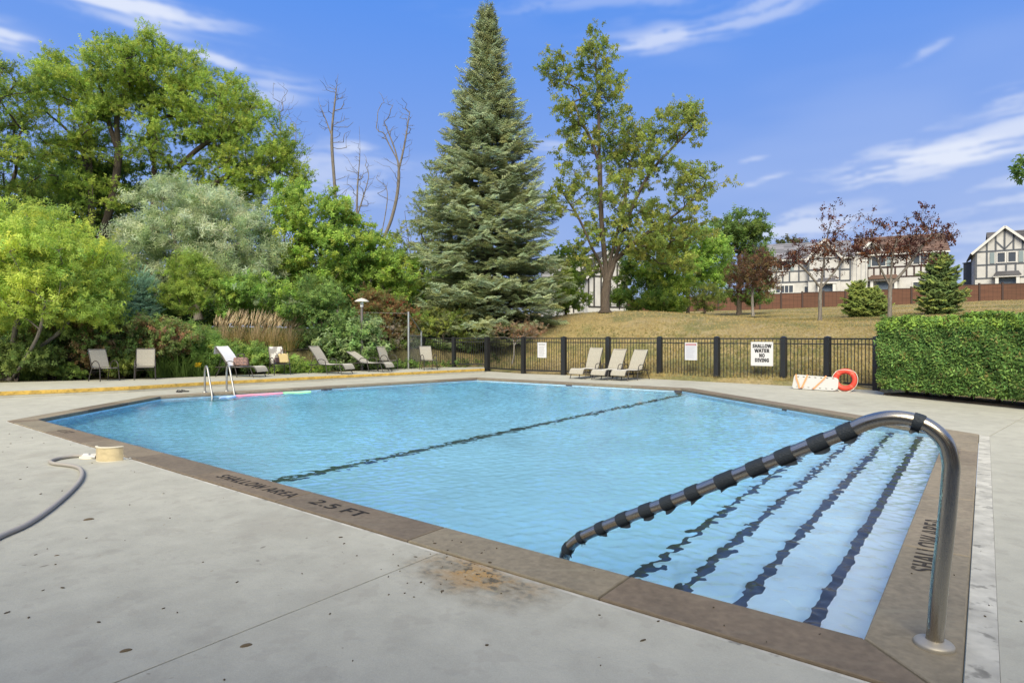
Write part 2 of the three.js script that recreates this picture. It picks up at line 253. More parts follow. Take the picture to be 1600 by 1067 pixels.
// ------------------------------------------------------------------ deck, coping, raised terrace
const J0 = plan(G(681, 866)), Jin = (() => { const t = (J0[0] - QP[0]) * e1[0] + (J0[1] - QP[1]) * e1[1]; return at(t, -(COPW + BORD[5] - 0.004)); })();
const Jout = [Jin[0] - en[0] * 6.2, Jin[1] - en[1] * 6.2];
{
  const deck = struct('pool_deck'), [cP, cR, cF2, cF, cL2, cL] = deckInner, K2 = [-26, 13.5], K3 = FENCE[2], KR = [11.3, 13];
  const plans = [
    [cP, Jin, Jout, [-6, -3], [16.4, -3], [14, 4.7], KR, cR],
    [Jin, cL, cL2, K2, [-26, -3], [-6, -3], Jout],
    [cL2, cF, K3, ...BACK.slice().reverse(), K2],
    [cF, cF2, cR, KR, [10.25, 16.3], ...FENCE.slice(3, 11).reverse(), K3],
  ];
  for (const p of plans) part('deck_slab', slab(offset(p, -0.0045), 0, 0.14, 0.003), M.deck, deck);
  // stain of rust and rotted leaves at the slab corner, seen lying on the concrete
  const S = 512, R = rng(8), t = dtex(S, (u, v, x, y) => {
    const d = Math.hypot((u - 0.45) / 0.46, (v - 0.42) / 0.36), n = fbm(u, v, 7, 7, 5, 200), f = fbm(u, v, 40, 40, 4, 201), e = clamp(1.15 - d, 0, 1);
    const a = sstep(0.42, 0.95, n * 0.9 + e * 0.55) * e * (0.25 + f); const rust = sstep(0.5, 0.62, fbm(u, v, 12, 12, 4, 205)) * e; const speck = f > 0.64 && e > 0.2 ? 0.8 : 0;
    const c = mixc([0.23, 0.17, 0.09], [0.42, 0.24, 0.06], rust); return [...(speck ? [0.09, 0.07, 0.04] : c), Math.max(a * 0.75, rust * 0.2 * sstep(0.1, 0.5, e), speck * 0.35 * e)];
  }, true); t.wrapS = t.wrapT = THREE.ClampToEdgeWrapping;
  const g = new THREE.PlaneGeometry(1.55, 1.15).rotateX(-Math.PI / 2); const a = plan(G(716, 902)); g.rotateY(Math.atan2(e1[1], e1[0])); g.translate(a[0], 0.004, -a[1]);
  part('rust_stain', g, mat([1, 1, 1], 0.95, { map: t, transparent: true }), deck);
}
{
  const cop = struct('pool_coping'), R = rng(31);
  const inner = offset(POOL, -0.012);
  for (let i = 0; i < 6; i++) {
    const a = inner[i], b = inner[(i + 1) % 6], c = copingOuter[(i + 1) % 6], d = copingOuter[i], L = Math.hypot(b[0] - a[0], b[1] - a[1]);
    let cuts = i === 5 ? [0.001].concat([13.3, 11.6, 9.9, 8.1, 6.42, 4.77, 2.96, 1.31].map((s) => 1 - s / L)) : Array.from({ length: Math.round(L / 1.7) }, (_, k) => k / Math.round(L / 1.7));
    if (i === 0) cuts = [0, 0.21, 0.43, 0.66, 0.8, 0.9];
    cuts[0] = 0; cuts.push(1);
    // outer cut points stand square across from the inner ones, except at the mitres
    const ux = (b[0] - a[0]) / L, uy = (b[1] - a[1]) / L, along = (p) => (p[0] - d[0]) * ux + (p[1] - d[1]) * uy;
    const pin = (s) => [a[0] + ux * s * L, a[1] + uy * s * L];
    const pout = (s) => s === 0 ? d : s === 1 ? c : (() => { const p = pin(s), k = along(p); return [d[0] + ux * k, d[1] + uy * k]; })();
    for (let k = 0; k < cuts.length - 1; k++) {
      const q = offset([pin(cuts[k]), pin(cuts[k + 1]), pout(cuts[k + 1]), pout(cuts[k])], -0.0045);
      part('coping_slab', slab(q, 0.012 + R() * 0.002, 0.075, 0.012), M.coping[i === 5 ? [0, 1, 0, 3, 2, 0, 2, 1, 0][k] ?? 1 : i === 0 ? [1, 5, 5, 3, 5, 5][k] : Math.floor(R() * 6)], cop);
    }
    const o = offset(copingOuter, BORD), p0 = offset(copingOuter, 0.002);
    part('border_strip', slab([p0[i], p0[(i + 1) % 6], o[(i + 1) % 6], o[i]], i === 0 ? 0.001 : -0.002, 0.1), M.border, cop);
  }
}
// painted words on the coping
function words(txt, w, h, font, color, wear, seed) {
  const c = document.createElement('canvas'); c.width = 1024; c.height = Math.round(1024 * h / w); const x = c.getContext('2d');
  x.clearRect(0, 0, c.width, c.height); x.fillStyle = color; x.font = font; x.textAlign = 'center'; x.textBaseline = 'middle';
  const m = x.measureText(txt); x.save(); x.translate(c.width / 2, c.height / 2); x.scale(Math.min(1.6, c.width * 0.96 / m.width), 1); x.fillText(txt, 0, 0); x.restore();
  const im = x.getImageData(0, 0, c.width, c.height); for (let j = 0; j < c.height; j++) for (let i = 0; i < c.width; i++) { const n = fbm(i / c.width, j / c.width, 40, 40, 4, seed); im.data[(j * c.width + i) * 4 + 3] *= clamp(1.0 - wear * sstep(0.42, 0.68, n), 0, 1); } x.putImageData(im, 0, 0);
  const t = new THREE.CanvasTexture(c); t.colorSpace = THREE.SRGBColorSpace; return t;
}
function paintOn(parent, name, txt, w, h, centre, turn, font, wear, seed, color = '#332c28') {
  const g = new THREE.PlaneGeometry(w, h).rotateX(-Math.PI / 2).rotateY(turn); g.translate(centre[0], 0.0165, -centre[1]);
  return part(name, g, mat([1, 1, 1], 0.85, { map: words(txt, w, h, font, color, wear, seed), transparent: true }), parent);
}
{
  const p = struct('coping_lettering'), turnNear = Math.atan2(-e1[1], -e1[0]);
  paintOn(p, 'painted_words', 'SHALLOW AREA', 1.5, 0.2, at(5.5, -0.2), turnNear, 'bold 132px sans-serif', 0.4, 300, '#171311');
  paintOn(p, 'painted_words', '2.5 FT', 0.78, 0.2, at(4.12, -0.19), turnNear, 'bold 250px sans-serif', 0.4, 301, '#171311');
  paintOn(p, 'painted_words', '4 FT', 0.55, 0.2, at(11.35, -0.19), turnNear, 'bold 350px sans-serif', 0.6, 303);
  const right = Math.atan2(en[1], en[0]);
  paintOn(p, 'painted_words', 'SHALLOW AREA', 1.5, 0.2, at(-0.17, 1.95), right, 'bold 132px sans-serif', 0.5, 302, '#2c2620');
  paintOn(p, 'painted_words', '2.5 FT', 0.7, 0.2, at(-0.2, 6.7), right, 'bold 250px sans-serif', 1.0, 305, '#7a6f68');
}
{
  const r = struct('raised_terrace'), F0 = [...STEP]; F0.unshift([-24, 3.5 + 4.4]);
  const pl = [...F0, ...BACK.slice().reverse(), [-26, 12.2]];
  part('terrace_slab', slab(pl.map(([x, d]) => [x, d]), 0.158, 0.157, 0.006), M.deck, r);
  const pos = [];
  for (let i = 0; i < F0.length - 1; i++) {
    const a = F0[i], b = F0[i + 1], dx = b[0] - a[0], dy = b[1] - a[1], L = Math.hypot(dx, dy), n = [dy / L, -dx / L], o = 0.006, k = 0.055;
    pos.push(slab([[a[0] + n[0] * o, a[1] + n[1] * o], [b[0] + n[0] * o, b[1] + n[1] * o], [b[0] - n[0] * k, b[1] - n[1] * k], [a[0] - n[0] * k, a[1] - n[1] * k]], 0.162, 0.1, 0.004));
  }
  part('yellow_step_edge', pos, M.yellow, r);
}
// ------------------------------------------------------------------ pool shell and water
const WL = -0.085;
const floorY = (t) => t < 6 ? -0.84 : lerp(-0.84, -1.12, clamp((t - 6) / 8, 0, 1));
{
  const pool = struct('pool'), wall = offset(POOL, 0.01);
  for (let i = 0; i < 6; i++) {
    const a = wall[i], b = wall[(i + 1) % 6], L = Math.hypot(b[0] - a[0], b[1] - a[1]), g = new THREE.PlaneGeometry(L, 2.1, 1, 1);
    const turn = Math.atan2(b[1] - a[1], b[0] - a[0]); g.translate(L / 2, -0.03 - 1.05, 0).rotateY(turn).translate(a[0], 0, -a[1]);
    part('pool_wall', g, new THREE.MeshStandardMaterial({ color: rgb(0.55, 0.72, 0.83), roughness: 0.6, map: M.paintPool.map, side: THREE.DoubleSide }), pool);
  }
  const big = offset(POOL, 0.1), pos = [], idx = [], uv = [], NT = 80, NS = 120;
  for (let j = 0; j <= NS; j++) for (let i = 0; i <= NT; i++) { const t = -0.5 + 18 * i / NT, s = -0.5 + 16 * j / NS, p = at(t, s); pos.push(p[0], floorY(t), -p[1]); uv.push(t / 3, s / 3); }
  for (let j = 0; j < NS; j++) for (let i = 0; i < NT; i++) { const a = j * (NT + 1) + i, p = at(-0.5 + 18 * (i + 0.5) / NT, -0.5 + 16 * (j + 0.5) / NS); if (inside(offset(POOL, 0.4), p[0], p[1])) idx.push(a, a + NT + 1, a + 1, a + 1, a + NT + 1, a + NT + 2); }
  const fg = new THREE.BufferGeometry(); fg.setAttribute('position', new THREE.Float32BufferAttribute(pos, 3)); fg.setAttribute('uv', new THREE.Float32BufferAttribute(uv, 2)); fg.setIndex(idx); fg.computeVertexNormals();
  part('pool_floor', fg, new THREE.MeshStandardMaterial({ color: M.paintPool.color, roughness: 0.6, map: M.paintPool.map, side: THREE.DoubleSide }), pool);
  const edges = [0.36, 0.82, 1.26, 1.68], deep = [-0.24, -0.39, -0.54, -0.69];
  edges.forEach((t, i) => {
    const s1 = 8.36 + 0.82 * t, prev = i ? edges[i - 1] : -0.02;
    part('entry_step', slab([at(prev, 0.012), at(t, 0.012), at(t, s1), at(prev, s1)], deep[i], 0.9 + deep[i], 0.01), M.paintPool, pool);
    part('step_nosing', slab([at(t - 0.075, 0.014), at(t + 0.004, 0.014), at(t + 0.004, s1 - 0.02), at(t - 0.075, s1 - 0.02)], deep[i] + 0.004, 0.03), M.stripe, pool);
  });
  const la = plan(G(385, 745)), lb = QF2, tOf = (p) => (p[0] - QP[0]) * e1[0] + (p[1] - QP[1]) * e1[1], sOf = (p) => (p[0] - QP[0]) * en[0] + (p[1] - QP[1]) * en[1];
  const ta = tOf(la) + 0.6, tb = tOf(lb), sb = sOf(lb);
  const q = (t, s) => { const p = at(t, s); return [p[0], floorY(t) + 0.006, -p[1]]; };
  const lp = [], li = []; for (let k = 0; k <= 30; k++) { const f = k / 30, t = lerp(ta, tb, f), s = lerp(0.02, sb - 0.06, f); lp.push(...q(t - 0.1, s), ...q(t + 0.1, s)); if (k) { const a = k * 2; li.push(a - 2, a - 1, a, a - 1, a + 1, a); } }
  const lg = new THREE.BufferGeometry(); lg.setAttribute('position', new THREE.Float32BufferAttribute(lp, 3)); lg.setIndex(li); lg.computeVertexNormals();
  part('lane_line', lg, new THREE.MeshStandardMaterial({ color: M.stripe.color, roughness: 0.6, side: THREE.DoubleSide }), pool);
  // dark tile under the coping where the line climbs the wall, and the openings in the walls
  const onWall = (u, v, i, w, h, y, name, m, dep = 0.02) => {
    const a = POOL[i], b = POOL[(i + 1) % 6], dx = b[0] - a[0], dy = b[1] - a[1], r = ray(u, v), s = r.x / -r.z, k = (s * a[1] - a[0]) / (dx - s * dy), p = [a[0] + dx * k, a[1] + dy * k], turn = Math.atan2(dy, dx);
    return part(name, rbox(w, h, dep, 0.006).rotateY(turn).translate(p[0], y, -p[1]), m, pool);
  };
  onWall(1060, 612, 2, 0.2, 1.5, -0.85, 'wall_line', M.stripe);
  onWall(1060, 612, 2, 0.24, 0.2, -0.14, 'wall_tile', M.stripe, 0.03);
  onWall(510, 608, 3, 0.34, 0.11, -0.1, 'skimmer_opening', M.stripe, 0.03);
  onWall(889, 602, 2, 0.24, 0.1, -0.1, 'skimmer_opening', M.stripe, 0.03);
  onWall(1226, 637, 1, 0.14, 0.08, -0.1, 'skimmer_opening', M.stripe, 0.03);
}
{
  const R = rng(12), waves = [];
  for (let i = 0; i < 64; i++) { const l = 0.062 * Math.pow(10, R() * 0.85), th = 1.15 + (R() - 0.5) * 3.0, k = 6.2832 / l, amp = 0.0085 * l * (0.35 + R()) * (l < 0.2 ? 1.2 : 0.6); waves.push([Math.cos(th) * k, Math.sin(th) * k, R() * 6.28, amp * 0.5]); }
  const hgt = (x, d) => { let h = 0; const wx = x + 0.35 * Math.sin(d * 0.9 + 0.4 * x), wd = d + 0.35 * Math.sin(x * 0.8 - 0.3 * d), gust = 0.7 + 0.6 * vnoise(x * 0.35 + 60, d * 0.35 + 60, 991, 991, 15); for (const w of waves) h += w[3] * Math.sin(w[0] * wx + w[1] * wd + w[2]); return h * gust * (1 + 0.45 * sstep(6, 12, d)); };
  const big = offset(POOL, 0.06), pos = [], uv = [], idx = [], map = new Map();
  // finer where it is near
  const rows = []; for (let s = -0.1; s < 15.2;) { rows.push(s); s += clamp(0.021 + s * 0.003, 0.021, 0.07); }
  const cols = []; for (let t = -0.1; t < 17.2;) { cols.push(t); t += clamp(0.021 + t * 0.003, 0.021, 0.06); }
  const id = (i, j) => { const k = j * 5000 + i; if (!map.has(k)) { const p = at(cols[i], rows[j]); map.set(k, pos.length / 3); pos.push(p[0], WL + hgt(p[0], p[1]), -p[1]); uv.push(p[0], p[1]); } return map.get(k); };
  for (let j = 0; j < rows.length - 1; j++) for (let i = 0; i < cols.length - 1; i++) { const p = at((cols[i] + cols[i + 1]) / 2, (rows[j] + rows[j + 1]) / 2); if (!inside(big, p[0], p[1])) continue; const a = id(i, j), b = id(i + 1, j), c = id(i, j + 1), d = id(i + 1, j + 1); idx.push(a, b, c, b, d, c); }
  const g = new THREE.BufferGeometry(); g.setAttribute('position', new THREE.Float32BufferAttribute(pos, 3)); g.setAttribute('uv', new THREE.Float32BufferAttribute(uv, 2)); g.setIndex(idx); g.computeVertexNormals();
  { const nn = g.attributes.normal; if (nn.getY(0) < 0) { const ix = g.index.array; for (let i = 0; i < ix.length; i += 3) { const t = ix[i]; ix[i] = ix[i + 1]; ix[i + 1] = t; } g.computeVertexNormals(); } }
  const m = new THREE.MeshPhysicalMaterial({ color: rgb(1, 1, 1), roughness: 0.02, transmission: 1, thickness: 1, ior: 1.333, attenuationColor: rgb(0.38, 0.79, 0.98), attenuationDistance: 2.5 });
  const w = part('pool_water', g, m, scene); w.userData.kind = 'structure'; w.castShadow = false;
}
// ------------------------------------------------------------------ handrail at the near corner
{
  // it stands in one upright plane, parallel to the near edge
  const s0 = 0.13, o = at(0, s0), pl = new THREE.Plane().setFromNormalAndCoplanarPoint(V(en[0], 0, -en[1]), V(o[0], 0, -o[1])), hit = (u, v) => new THREE.Ray(V(0, EYE, 0), ray(u, v).normalize()).intersectPlane(pl, V());
  const px = [[1460, 1014], [1465, 960], [1469, 913], [1478, 835], [1485, 758], [1486.5, 722], [1476, 689], [1452, 667], [1423, 656], [1390, 653], [1356, 660], [1329, 672], [1260, 699], [1184, 729.5], [1100, 763], [1042, 786], [985, 806.5], [940, 825], [914, 836.5], [897, 847], [886, 860], [881, 876], [878, 905]];
  const pts = px.map((p) => hit(...p)); pts[0].y = 0; const last = pts[pts.length - 1]; pts.push(last.clone().setY(last.y - 0.5));
  const rail = thing('handrail', 'stainless steel handrail with black tape bands arching from coping into pool', 'handrail', [0, 0, 0]);
  const base = pts[0].clone(); rail.position.copy(base); const loc = pts.map((p) => p.clone().sub(base));
  const c = new THREE.CatmullRomCurve3(loc, false, 'centripetal'), N = 200, P = c.getPoints(N);
  const r0 = 0.0385; part('rail_tube', tube(P, r0, 24), M.steel, rail);
  const near = (u, v) => { const h = hit(u, v).sub(base); let b = 0, bd = 1e9; P.forEach((p, i) => { const d = p.distanceTo(h); if (d < bd) { bd = d; b = i; } }); return b / N; };
  const bands = [[1436, 659, 0.1], [1329, 672, 0.088], [1280, 692, 0.066], [1232, 711, 0.062], [1184, 729.5, 0.06], [1136, 749, 0.06], [1087, 768.5, 0.058], [1047, 784, 0.056], [1012, 797.5, 0.056], [977, 810, 0.062], [941, 825.5, 0.064], [909, 839, 0.066], [887, 857, 0.1]];
  const L = c.getLength(), R = rng(3);
  bands.forEach(([u, v, w], bi) => {
    const f = near(u, v), a = f - w / 2 / L, b = f + w / 2 / L, seg = [], rad = [];
    for (let i = 0; i <= 14; i++) { const k = i / 14; seg.push(c.getPoint(clamp(lerp(a, b, k), 0, 1))); rad.push(r0 + 0.0035 + (k < 0.08 || k > 0.92 ? 0.0005 : 0.0018) + R() * 0.0014); }
    seg.unshift(seg[0].clone()); rad.unshift(r0); seg.push(seg[14 + 1].clone()); rad.push(r0); seg[0].lerp(seg[2], -0.02); seg[16].lerp(seg[14], -0.02);
    const band = part('grip_band', tube(seg, rad, 24), M.tape, rail);
    // the loose end of the tape hangs under the rail
    const mid = c.getPoint(lerp(a, b, 0.62)), T2 = c.getTangent(f), dn = V(0, -1, 0).addScaledVector(T2, T2.y).normalize(), side = V().crossVectors(T2, dn), q = [];
    const g = new THREE.PlaneGeometry(w * 0.94, 0.028, 6, 3), pp = g.attributes.position;
    for (let i = 0; i < pp.count; i++) { const x = pp.getX(i), y = pp.getY(i), d = r0 + 0.002 + (0.014 - y) * (0.55 + 0.35 * Math.sin(x * 60 + bi)), p = c.getPoint(clamp(f + x / L, 0, 1)).addScaledVector(dn, d).addScaledVector(side, 0.012 + (0.014 - y) * 0.5); pp.setXYZ(i, p.x, p.y, p.z); }
    g.computeVertexNormals(); part('tape_end', g, new THREE.MeshStandardMaterial({ color: M.tape.color, roughness: 0.6, side: THREE.DoubleSide }), band);
  });
  const prof2 = [[0.036, 0.034], [0.046, 0.034], [0.052, 0.03], [0.07, 0.026], [0.083, 0.02], [0.088, 0.012], [0.088, 0.0]].map(([r, y]) => new THREE.Vector2(r, y + 0.012));
  part('base_flange', new THREE.LatheGeometry(prof2, 40), mat([0.42, 0.39, 0.33], 0.55, { metalness: 0.6 }), rail);
}
// ------------------------------------------------------------------ pool ladder
{
  const a = QL2, b = QF, L = Math.hypot(b[0] - a[0], b[1] - a[1]), u = [(b[0] - a[0]) / L, (b[1] - a[1]) / L], n = [-u[1], u[0]];
  const mid = [a[0] + u[0] * 1.52 + n[0] * 0.62, a[1] + u[1] * 1.52 + n[1] * 0.62];
  const ladM = mat([0.34, 0.34, 0.33], 0.5, { metalness: 0.85 }), lad = thing('pool_ladder', 'stainless steel pool ladder with two arched handrails at the far left edge', 'pool ladder', W3(mid));
  const P = (k, out, y) => V(u[0] * k - n[0] * out, y, -(u[1] * k - n[1] * out));
  for (const k of [-0.29, 0.29]) {
    const c = curve([P(k, 0, 0), P(k, 0, 0.3), P(k, 0.005, 0.56), P(k, 0.06, 0.69), P(k, 0.16, 0.74), P(k, 0.27, 0.68), P(k, 0.38, 0.5), P(k, 0.55, 0.22), P(k, 0.7, -0.06), P(k, 0.74, -0.3), P(k, 0.74, -1.2)], 60);
    const r = part('ladder_rail', tube(c, 0.026, 12), ladM, lad); part('rail_collar', new THREE.CylinderGeometry(0.05, 0.06, 0.03, 20).translate(P(k, 0, 0).x, 0.015, P(k, 0, 0).z), ladM, r);
  }
  for (const y of [-0.4, -0.7, -1.0]) part('ladder_tread', bar(P(-0.28, 0.74, y), P(0.28, 0.74, y), 0.09, 0.03), ladM, lad);
}
// ------------------------------------------------------------------ pool noodles
{
  const foam = (c) => mat(c, 0.8, { bumpMap: concreteB, bumpScale: 0.003 });
  const seg = (name, label, pa, pb, m, ring) => {
    const a = G(...pa, WL + 0.015), b = G(...pb, WL + 0.015), t = thing(name, label, 'pool noodle', a, 0, 'foam noodles afloat by the ladder'), d = b.clone().sub(a), side = V(d.z, 0, -d.x).normalize();
    const c = curve([V(), d.clone().multiplyScalar(0.35).addScaledVector(side, 0.03), d.clone().multiplyScalar(0.7).addScaledVector(side, -0.02), d], 20);
    part('foam_tube', tube(c, 0.034, 14, true), m, t); const e = d.clone().normalize(); part('hollow_core', tube([e.clone().multiplyScalar(-0.004), e.clone().multiplyScalar(0.02)], 0.012, 10, true), M.black, t); return t;
  };
  seg('pool_noodle', 'pale blue foam noodle floating in the pool beside the ladder', [343, 622.5], [367, 619.5], foam([0.45, 0.6, 0.85]));
  seg('pool_noodle', 'pink foam noodle floating between the pale blue and green noodles', [367, 619.3], [441, 614.6], foam([0.85, 0.28, 0.36]));
  seg('pool_noodle', 'light green foam noodle floating beyond the pink noodle', [442, 614.5], [485, 612.6], foam([0.35, 0.75, 0.35]));
}
// ------------------------------------------------------------------ skimmer collar, lid and hose
{
  const beige = mat([0.56, 0.47, 0.29], 0.55, { map: dtex(256, (u, v) => 0.85 + 0.25 * fbm(u, v, 6, 10, 4, 400), true, 2) }), cream = mat([0.62, 0.58, 0.46], 0.55);
  const p = G(179, 717), t = thing('skimmer_collar', 'beige plastic open skimmer collar standing on the deck beside the coping', 'skimmer collar', p);
  const arc = (r, h, y, a0, a1, th) => { const s = new THREE.Shape(); s.absarc(0, 0, r, a0, a1, false); s.absarc(0, 0, r - th, a1, a0, true); return new THREE.ExtrudeGeometry(s, { depth: h, bevelEnabled: true, bevelSize: 0.002, bevelThickness: 0.002, bevelSegments: 1, curveSegments: 40 }).rotateX(-Math.PI / 2).translate(0, y, 0); };
  const a0 = -2.65 , a1 = -0.55;
  part('collar_wall', arc(0.2, 0.165, 0.008, a0, a1, 0.012), beige, t); part('collar_rim', arc(0.207, 0.012, 0.172, a0, a1, 0.024), cream, t); part('collar_foot', arc(0.2, 0.008, 0, 0, 6.28, 0.03), cream, t);
  const q = G(146, 713.5), lid = thing('skimmer_lid', 'cream round skimmer lid lying on the deck beside the open collar', 'skimmer lid', q, 0.3);
  part('disc', new THREE.LatheGeometry([[0, 0.02], [0.12, 0.022], [0.15, 0.018], [0.16, 0.01], [0.16, 0]].map((k) => new THREE.Vector2(...k)), 40), cream, lid);
  part('handle', rbox(0.09, 0.012, 0.022, 0.004, 0, 0.026, 0), M.white, lid);
  const hp = [[133, 711.5], [112, 713], [92, 716], [80, 719.5], [78, 722], [84, 724.5], [98, 726], [115, 728.5], [125, 733], [127.5, 742], [122, 754], [105, 772], [75, 797], [40, 820], [0, 838], [-60, 868]].map(([u, v]) => G(u, v, 0.022));
  const o = hp[8].clone(), h = thing('vacuum_hose', 'grey pool vacuum hose winding over the deck from the skimmer lid', 'hose', o);
  const c = curve(hp.map((k) => k.sub(o)), 700, false, 0.5), N = c.length; part('hose_tube', tube(c, c.map((_, i) => 0.021 + (i % 3 === 0 ? 0.0025 : 0)), 12), mat([0.3, 0.285, 0.265], 0.7), h);
  part('hose_cuff', tube([c[0].clone().add(V(0.05, 0, 0.01)), c[0], c[8]], 0.027, 14, true), M.white, h);
  const n = thing('hose_nozzle', 'white plastic pipe nozzle lying in front of the skimmer lid', 'nozzle', G(140, 716.5), -0.25);
  part('nozzle_tube', tube([V(-0.12, 0.024, 0), V(0.1, 0.024, 0)], 0.02, 14, true), M.white, n); part('nozzle_mouth', tube([V(0.1, 0.024, 0), V(0.13, 0.024, 0)], 0.024, 14, true), M.black, n);
}
// ------------------------------------------------------------------ small litter on the deck
{
  const R = rng(41), g = [];
  for (let i = 0; i < 330; i++) {
    const near = i < 38; let x, d; if (near) { const p = plan(G(690 + (R() - 0.5) * 190, 892 + (R() - 0.5) * 90)); [x, d] = p; } else { x = -9 + R() * 13; d = 2.4 + Math.pow(R(), 1.3) * 10; }
    if (inside(offset(POOL, 0.04), x, d)) continue; const onCop = inside(copingOuter, x, d), l = 0.005 + R() * R() * 0.02, s = new THREE.SphereGeometry(1, 5, 3); s.scale(l, 0.0025 + R() * 0.003, l * (0.2 + R() * 0.5)); s.rotateY(R() * 6.28); s.translate(x, (onCop ? 0.015 : 0) + 0.003, -d); g.push(s);
  }
  const m = part('leaf_litter', g, mat([0.07, 0.055, 0.035], 0.9), scene); m.userData.kind = 'stuff'; m.userData.label = 'tiny dry leaf crumbs scattered over the near concrete deck'; m.userData.category = 'leaf litter';
  for (const [u, v, l] of [[196, 1017, 0.028], [362, 1013, 0.03], [88, 868, 0.016], [138, 812, 0.04]]) {
    const t = thing('dry_leaf', { 196: 'curled brown dry leaf on the bare deck near the bottom left', 362: 'small dry leaf on the deck below the slab joint', 88: 'tiny dark leaf crumb on the deck below the hose', 138: 'flat twig crumb on the deck between hose and lettering' }[u], 'leaf', G(u === 362 ? 384 : u, v === 1013 ? 1009 : v)); const s = new THREE.SphereGeometry(1, 10, 6, 0, Math.PI * 2, 0, 1.7).scale(l, l * 0.35, l * 0.45).rotateY(0.5); part('leaf_blade', s, mat([0.1, 0.075, 0.045], 0.9, { side: THREE.DoubleSide }), t);
  }
}

// ------------------------------------------------------------------ black pool fence and its signs
const FTOP = 1.53, fbase = (i) => (i < 2 ? 0.158 : i === 2 ? 0.0 : 0);
{
  const f = thing('pool_fence', 'black metal picket fence with square posts around the far side of the pool deck', 'fence', W3(FENCE[4])), o = f.position;
  const L3 = ([x, d], y) => V(x, y, -d).sub(o);
  FENCE.forEach((p, i) => { const y0 = fbase(i), big = i === 2 || i === 4 ? 0.19 : 0.16, q = FENCE[Math.min(i + 1, FENCE.length - 1)], r = FENCE[Math.max(0, i - 1)], turn = Math.atan2(q[1] - r[1], q[0] - r[0]); const l = L3(p, 0); part('fence_post', [box(big, FTOP + 0.03 - y0, big, l.x, (FTOP + 0.03 + y0) / 2, l.z, turn), new THREE.ConeGeometry(big * 0.74, 0.035, 4).rotateY(Math.PI / 4 + turn).translate(l.x, FTOP + 0.047, l.z)], M.black, f); });
  const pick = new THREE.BoxGeometry(0.018, 1, 0.018);
  for (let i = 0; i < FENCE.length - 1; i++) {
    const a = FENCE[i], b = FENCE[i + 1], y0 = i < 2 ? 0.158 : 0, L = Math.hypot(b[0] - a[0], b[1] - a[1]), turn = Math.atan2(b[1] - a[1], b[0] - a[0]), n = Math.round(L / 0.112), at2 = (k, y) => L3([lerp(a[0], b[0], k), lerp(a[1], b[1], k)], y);
    const k0 = 0.085 / L;
    for (const [y, h] of [[FTOP - 0.025, 0.045], [FTOP - 0.19, 0.035], [y0 + 0.15, 0.06]]) part('fence_rail', bar(at2(k0, y), at2(1 - k0, y), 0.04, h), M.black, f);
    if (i < FENCE.length - 2) for (let k = 1; k < n; k++) { const m = part('picket', pick, M.black, f), p = at2(k / n, (FTOP - 0.05 + y0 + 0.18) / 2); m.position.copy(p); m.rotation.y = turn; m.scale.y = FTOP - 0.05 - y0 - 0.18; }
  }
}
function signTexture(w, h, draw) { const c = document.createElement('canvas'); c.width = w; c.height = h; const x = c.getContext('2d'); x.fillStyle = '#e3e4e8'; x.fillRect(0, 0, w, h); draw(x); const t = new THREE.CanvasTexture(c); t.colorSpace = THREE.SRGBColorSpace; return t; }
function fenceSign(i, u, v, w, h, label, draw) {
  const a = FENCE[i], b = FENCE[i + 1], L = Math.hypot(b[0] - a[0], b[1] - a[1]), turn = Math.atan2(b[1] - a[1], b[0] - a[0]);
  const nx = (b[1] - a[1]) / L, nd = -(b[0] - a[0]) / L, pl = new THREE.Plane().setFromNormalAndCoplanarPoint(V(nx, 0, -nd), V(a[0] + nx * 0.04, 0, -(a[1] + nd * 0.04)));
  const p = new THREE.Ray(V(0, EYE, 0), ray(u, v).normalize()).intersectPlane(pl, V());
  const t = thing('fence_sign', label, 'sign', p, turn);
  part('sign_board', rbox(w, h, 0.012, 0.004, 0, 0, 0), M.white, t);
  part('sign_print', new THREE.PlaneGeometry(w - 0.012, h - 0.012).translate(0, 0, 0.008), mat([0.68, 0.68, 0.68], 0.6, { map: signTexture(512, Math.round(512 * h / w), draw) }), t);
  for (const sx of [-1, 1]) for (const sy of [-1, 1]) part('sign_bolt', new THREE.CylinderGeometry(0.008, 0.008, 0.006, 10).rotateX(Math.PI / 2).translate(sx * (w / 2 - 0.03), sy * (h / 2 - 0.03), 0.011), M.galv, t);
}
const scrawl = (x, x0, y0, x1, rows, dy, color, seed, lw = 5) => { const R = rng(seed); x.fillStyle = color; for (let r = 0; r < rows; r++) { let p = x0; const end = x1 - R() * (x1 - x0) * 0.35; while (p < end) { const w = 10 + R() * 38; x.fillRect(p, y0 + r * dy, Math.min(w, end - p), lw); p += w + 8; } } };
fenceSign(7, 1191, 553, 0.71, 0.81, 'large white sign reading SHALLOW WATER NO DIVING on the black fence', (x) => { x.fillStyle = '#15161a'; x.textAlign = 'center'; x.textBaseline = 'middle'; x.font = 'bold 118px sans-serif'; const put = (s, y, w) => { x.save(); x.translate(256, y); x.scale(w / x.measureText(s).width, 1); x.lineWidth = 11; x.strokeStyle = '#15161a'; x.strokeText(s, 0, 0); x.fillText(s, 0, 0); x.restore(); }; put('SHALLOW', 96, 440); put('WATER', 212, 345); put('NO', 330, 135); put('DIVING', 446, 335); });
fenceSign(6, 1080, 549, 0.49, 0.64, 'white notice with a red header band on the black fence', (x) => { x.fillStyle = '#d9dce6'; x.fillRect(40, 40, 432, 590); x.fillStyle = '#b5565f'; x.fillRect(34, 42, 440, 62); x.fillStyle = '#e8d9da'; for (let i = 0; i < 9; i++) x.fillRect(56 + i * 43, 62, 30, 22); scrawl(x, 58, 150, 460, 14, 34, '#9aa0b0', 7, 8); });
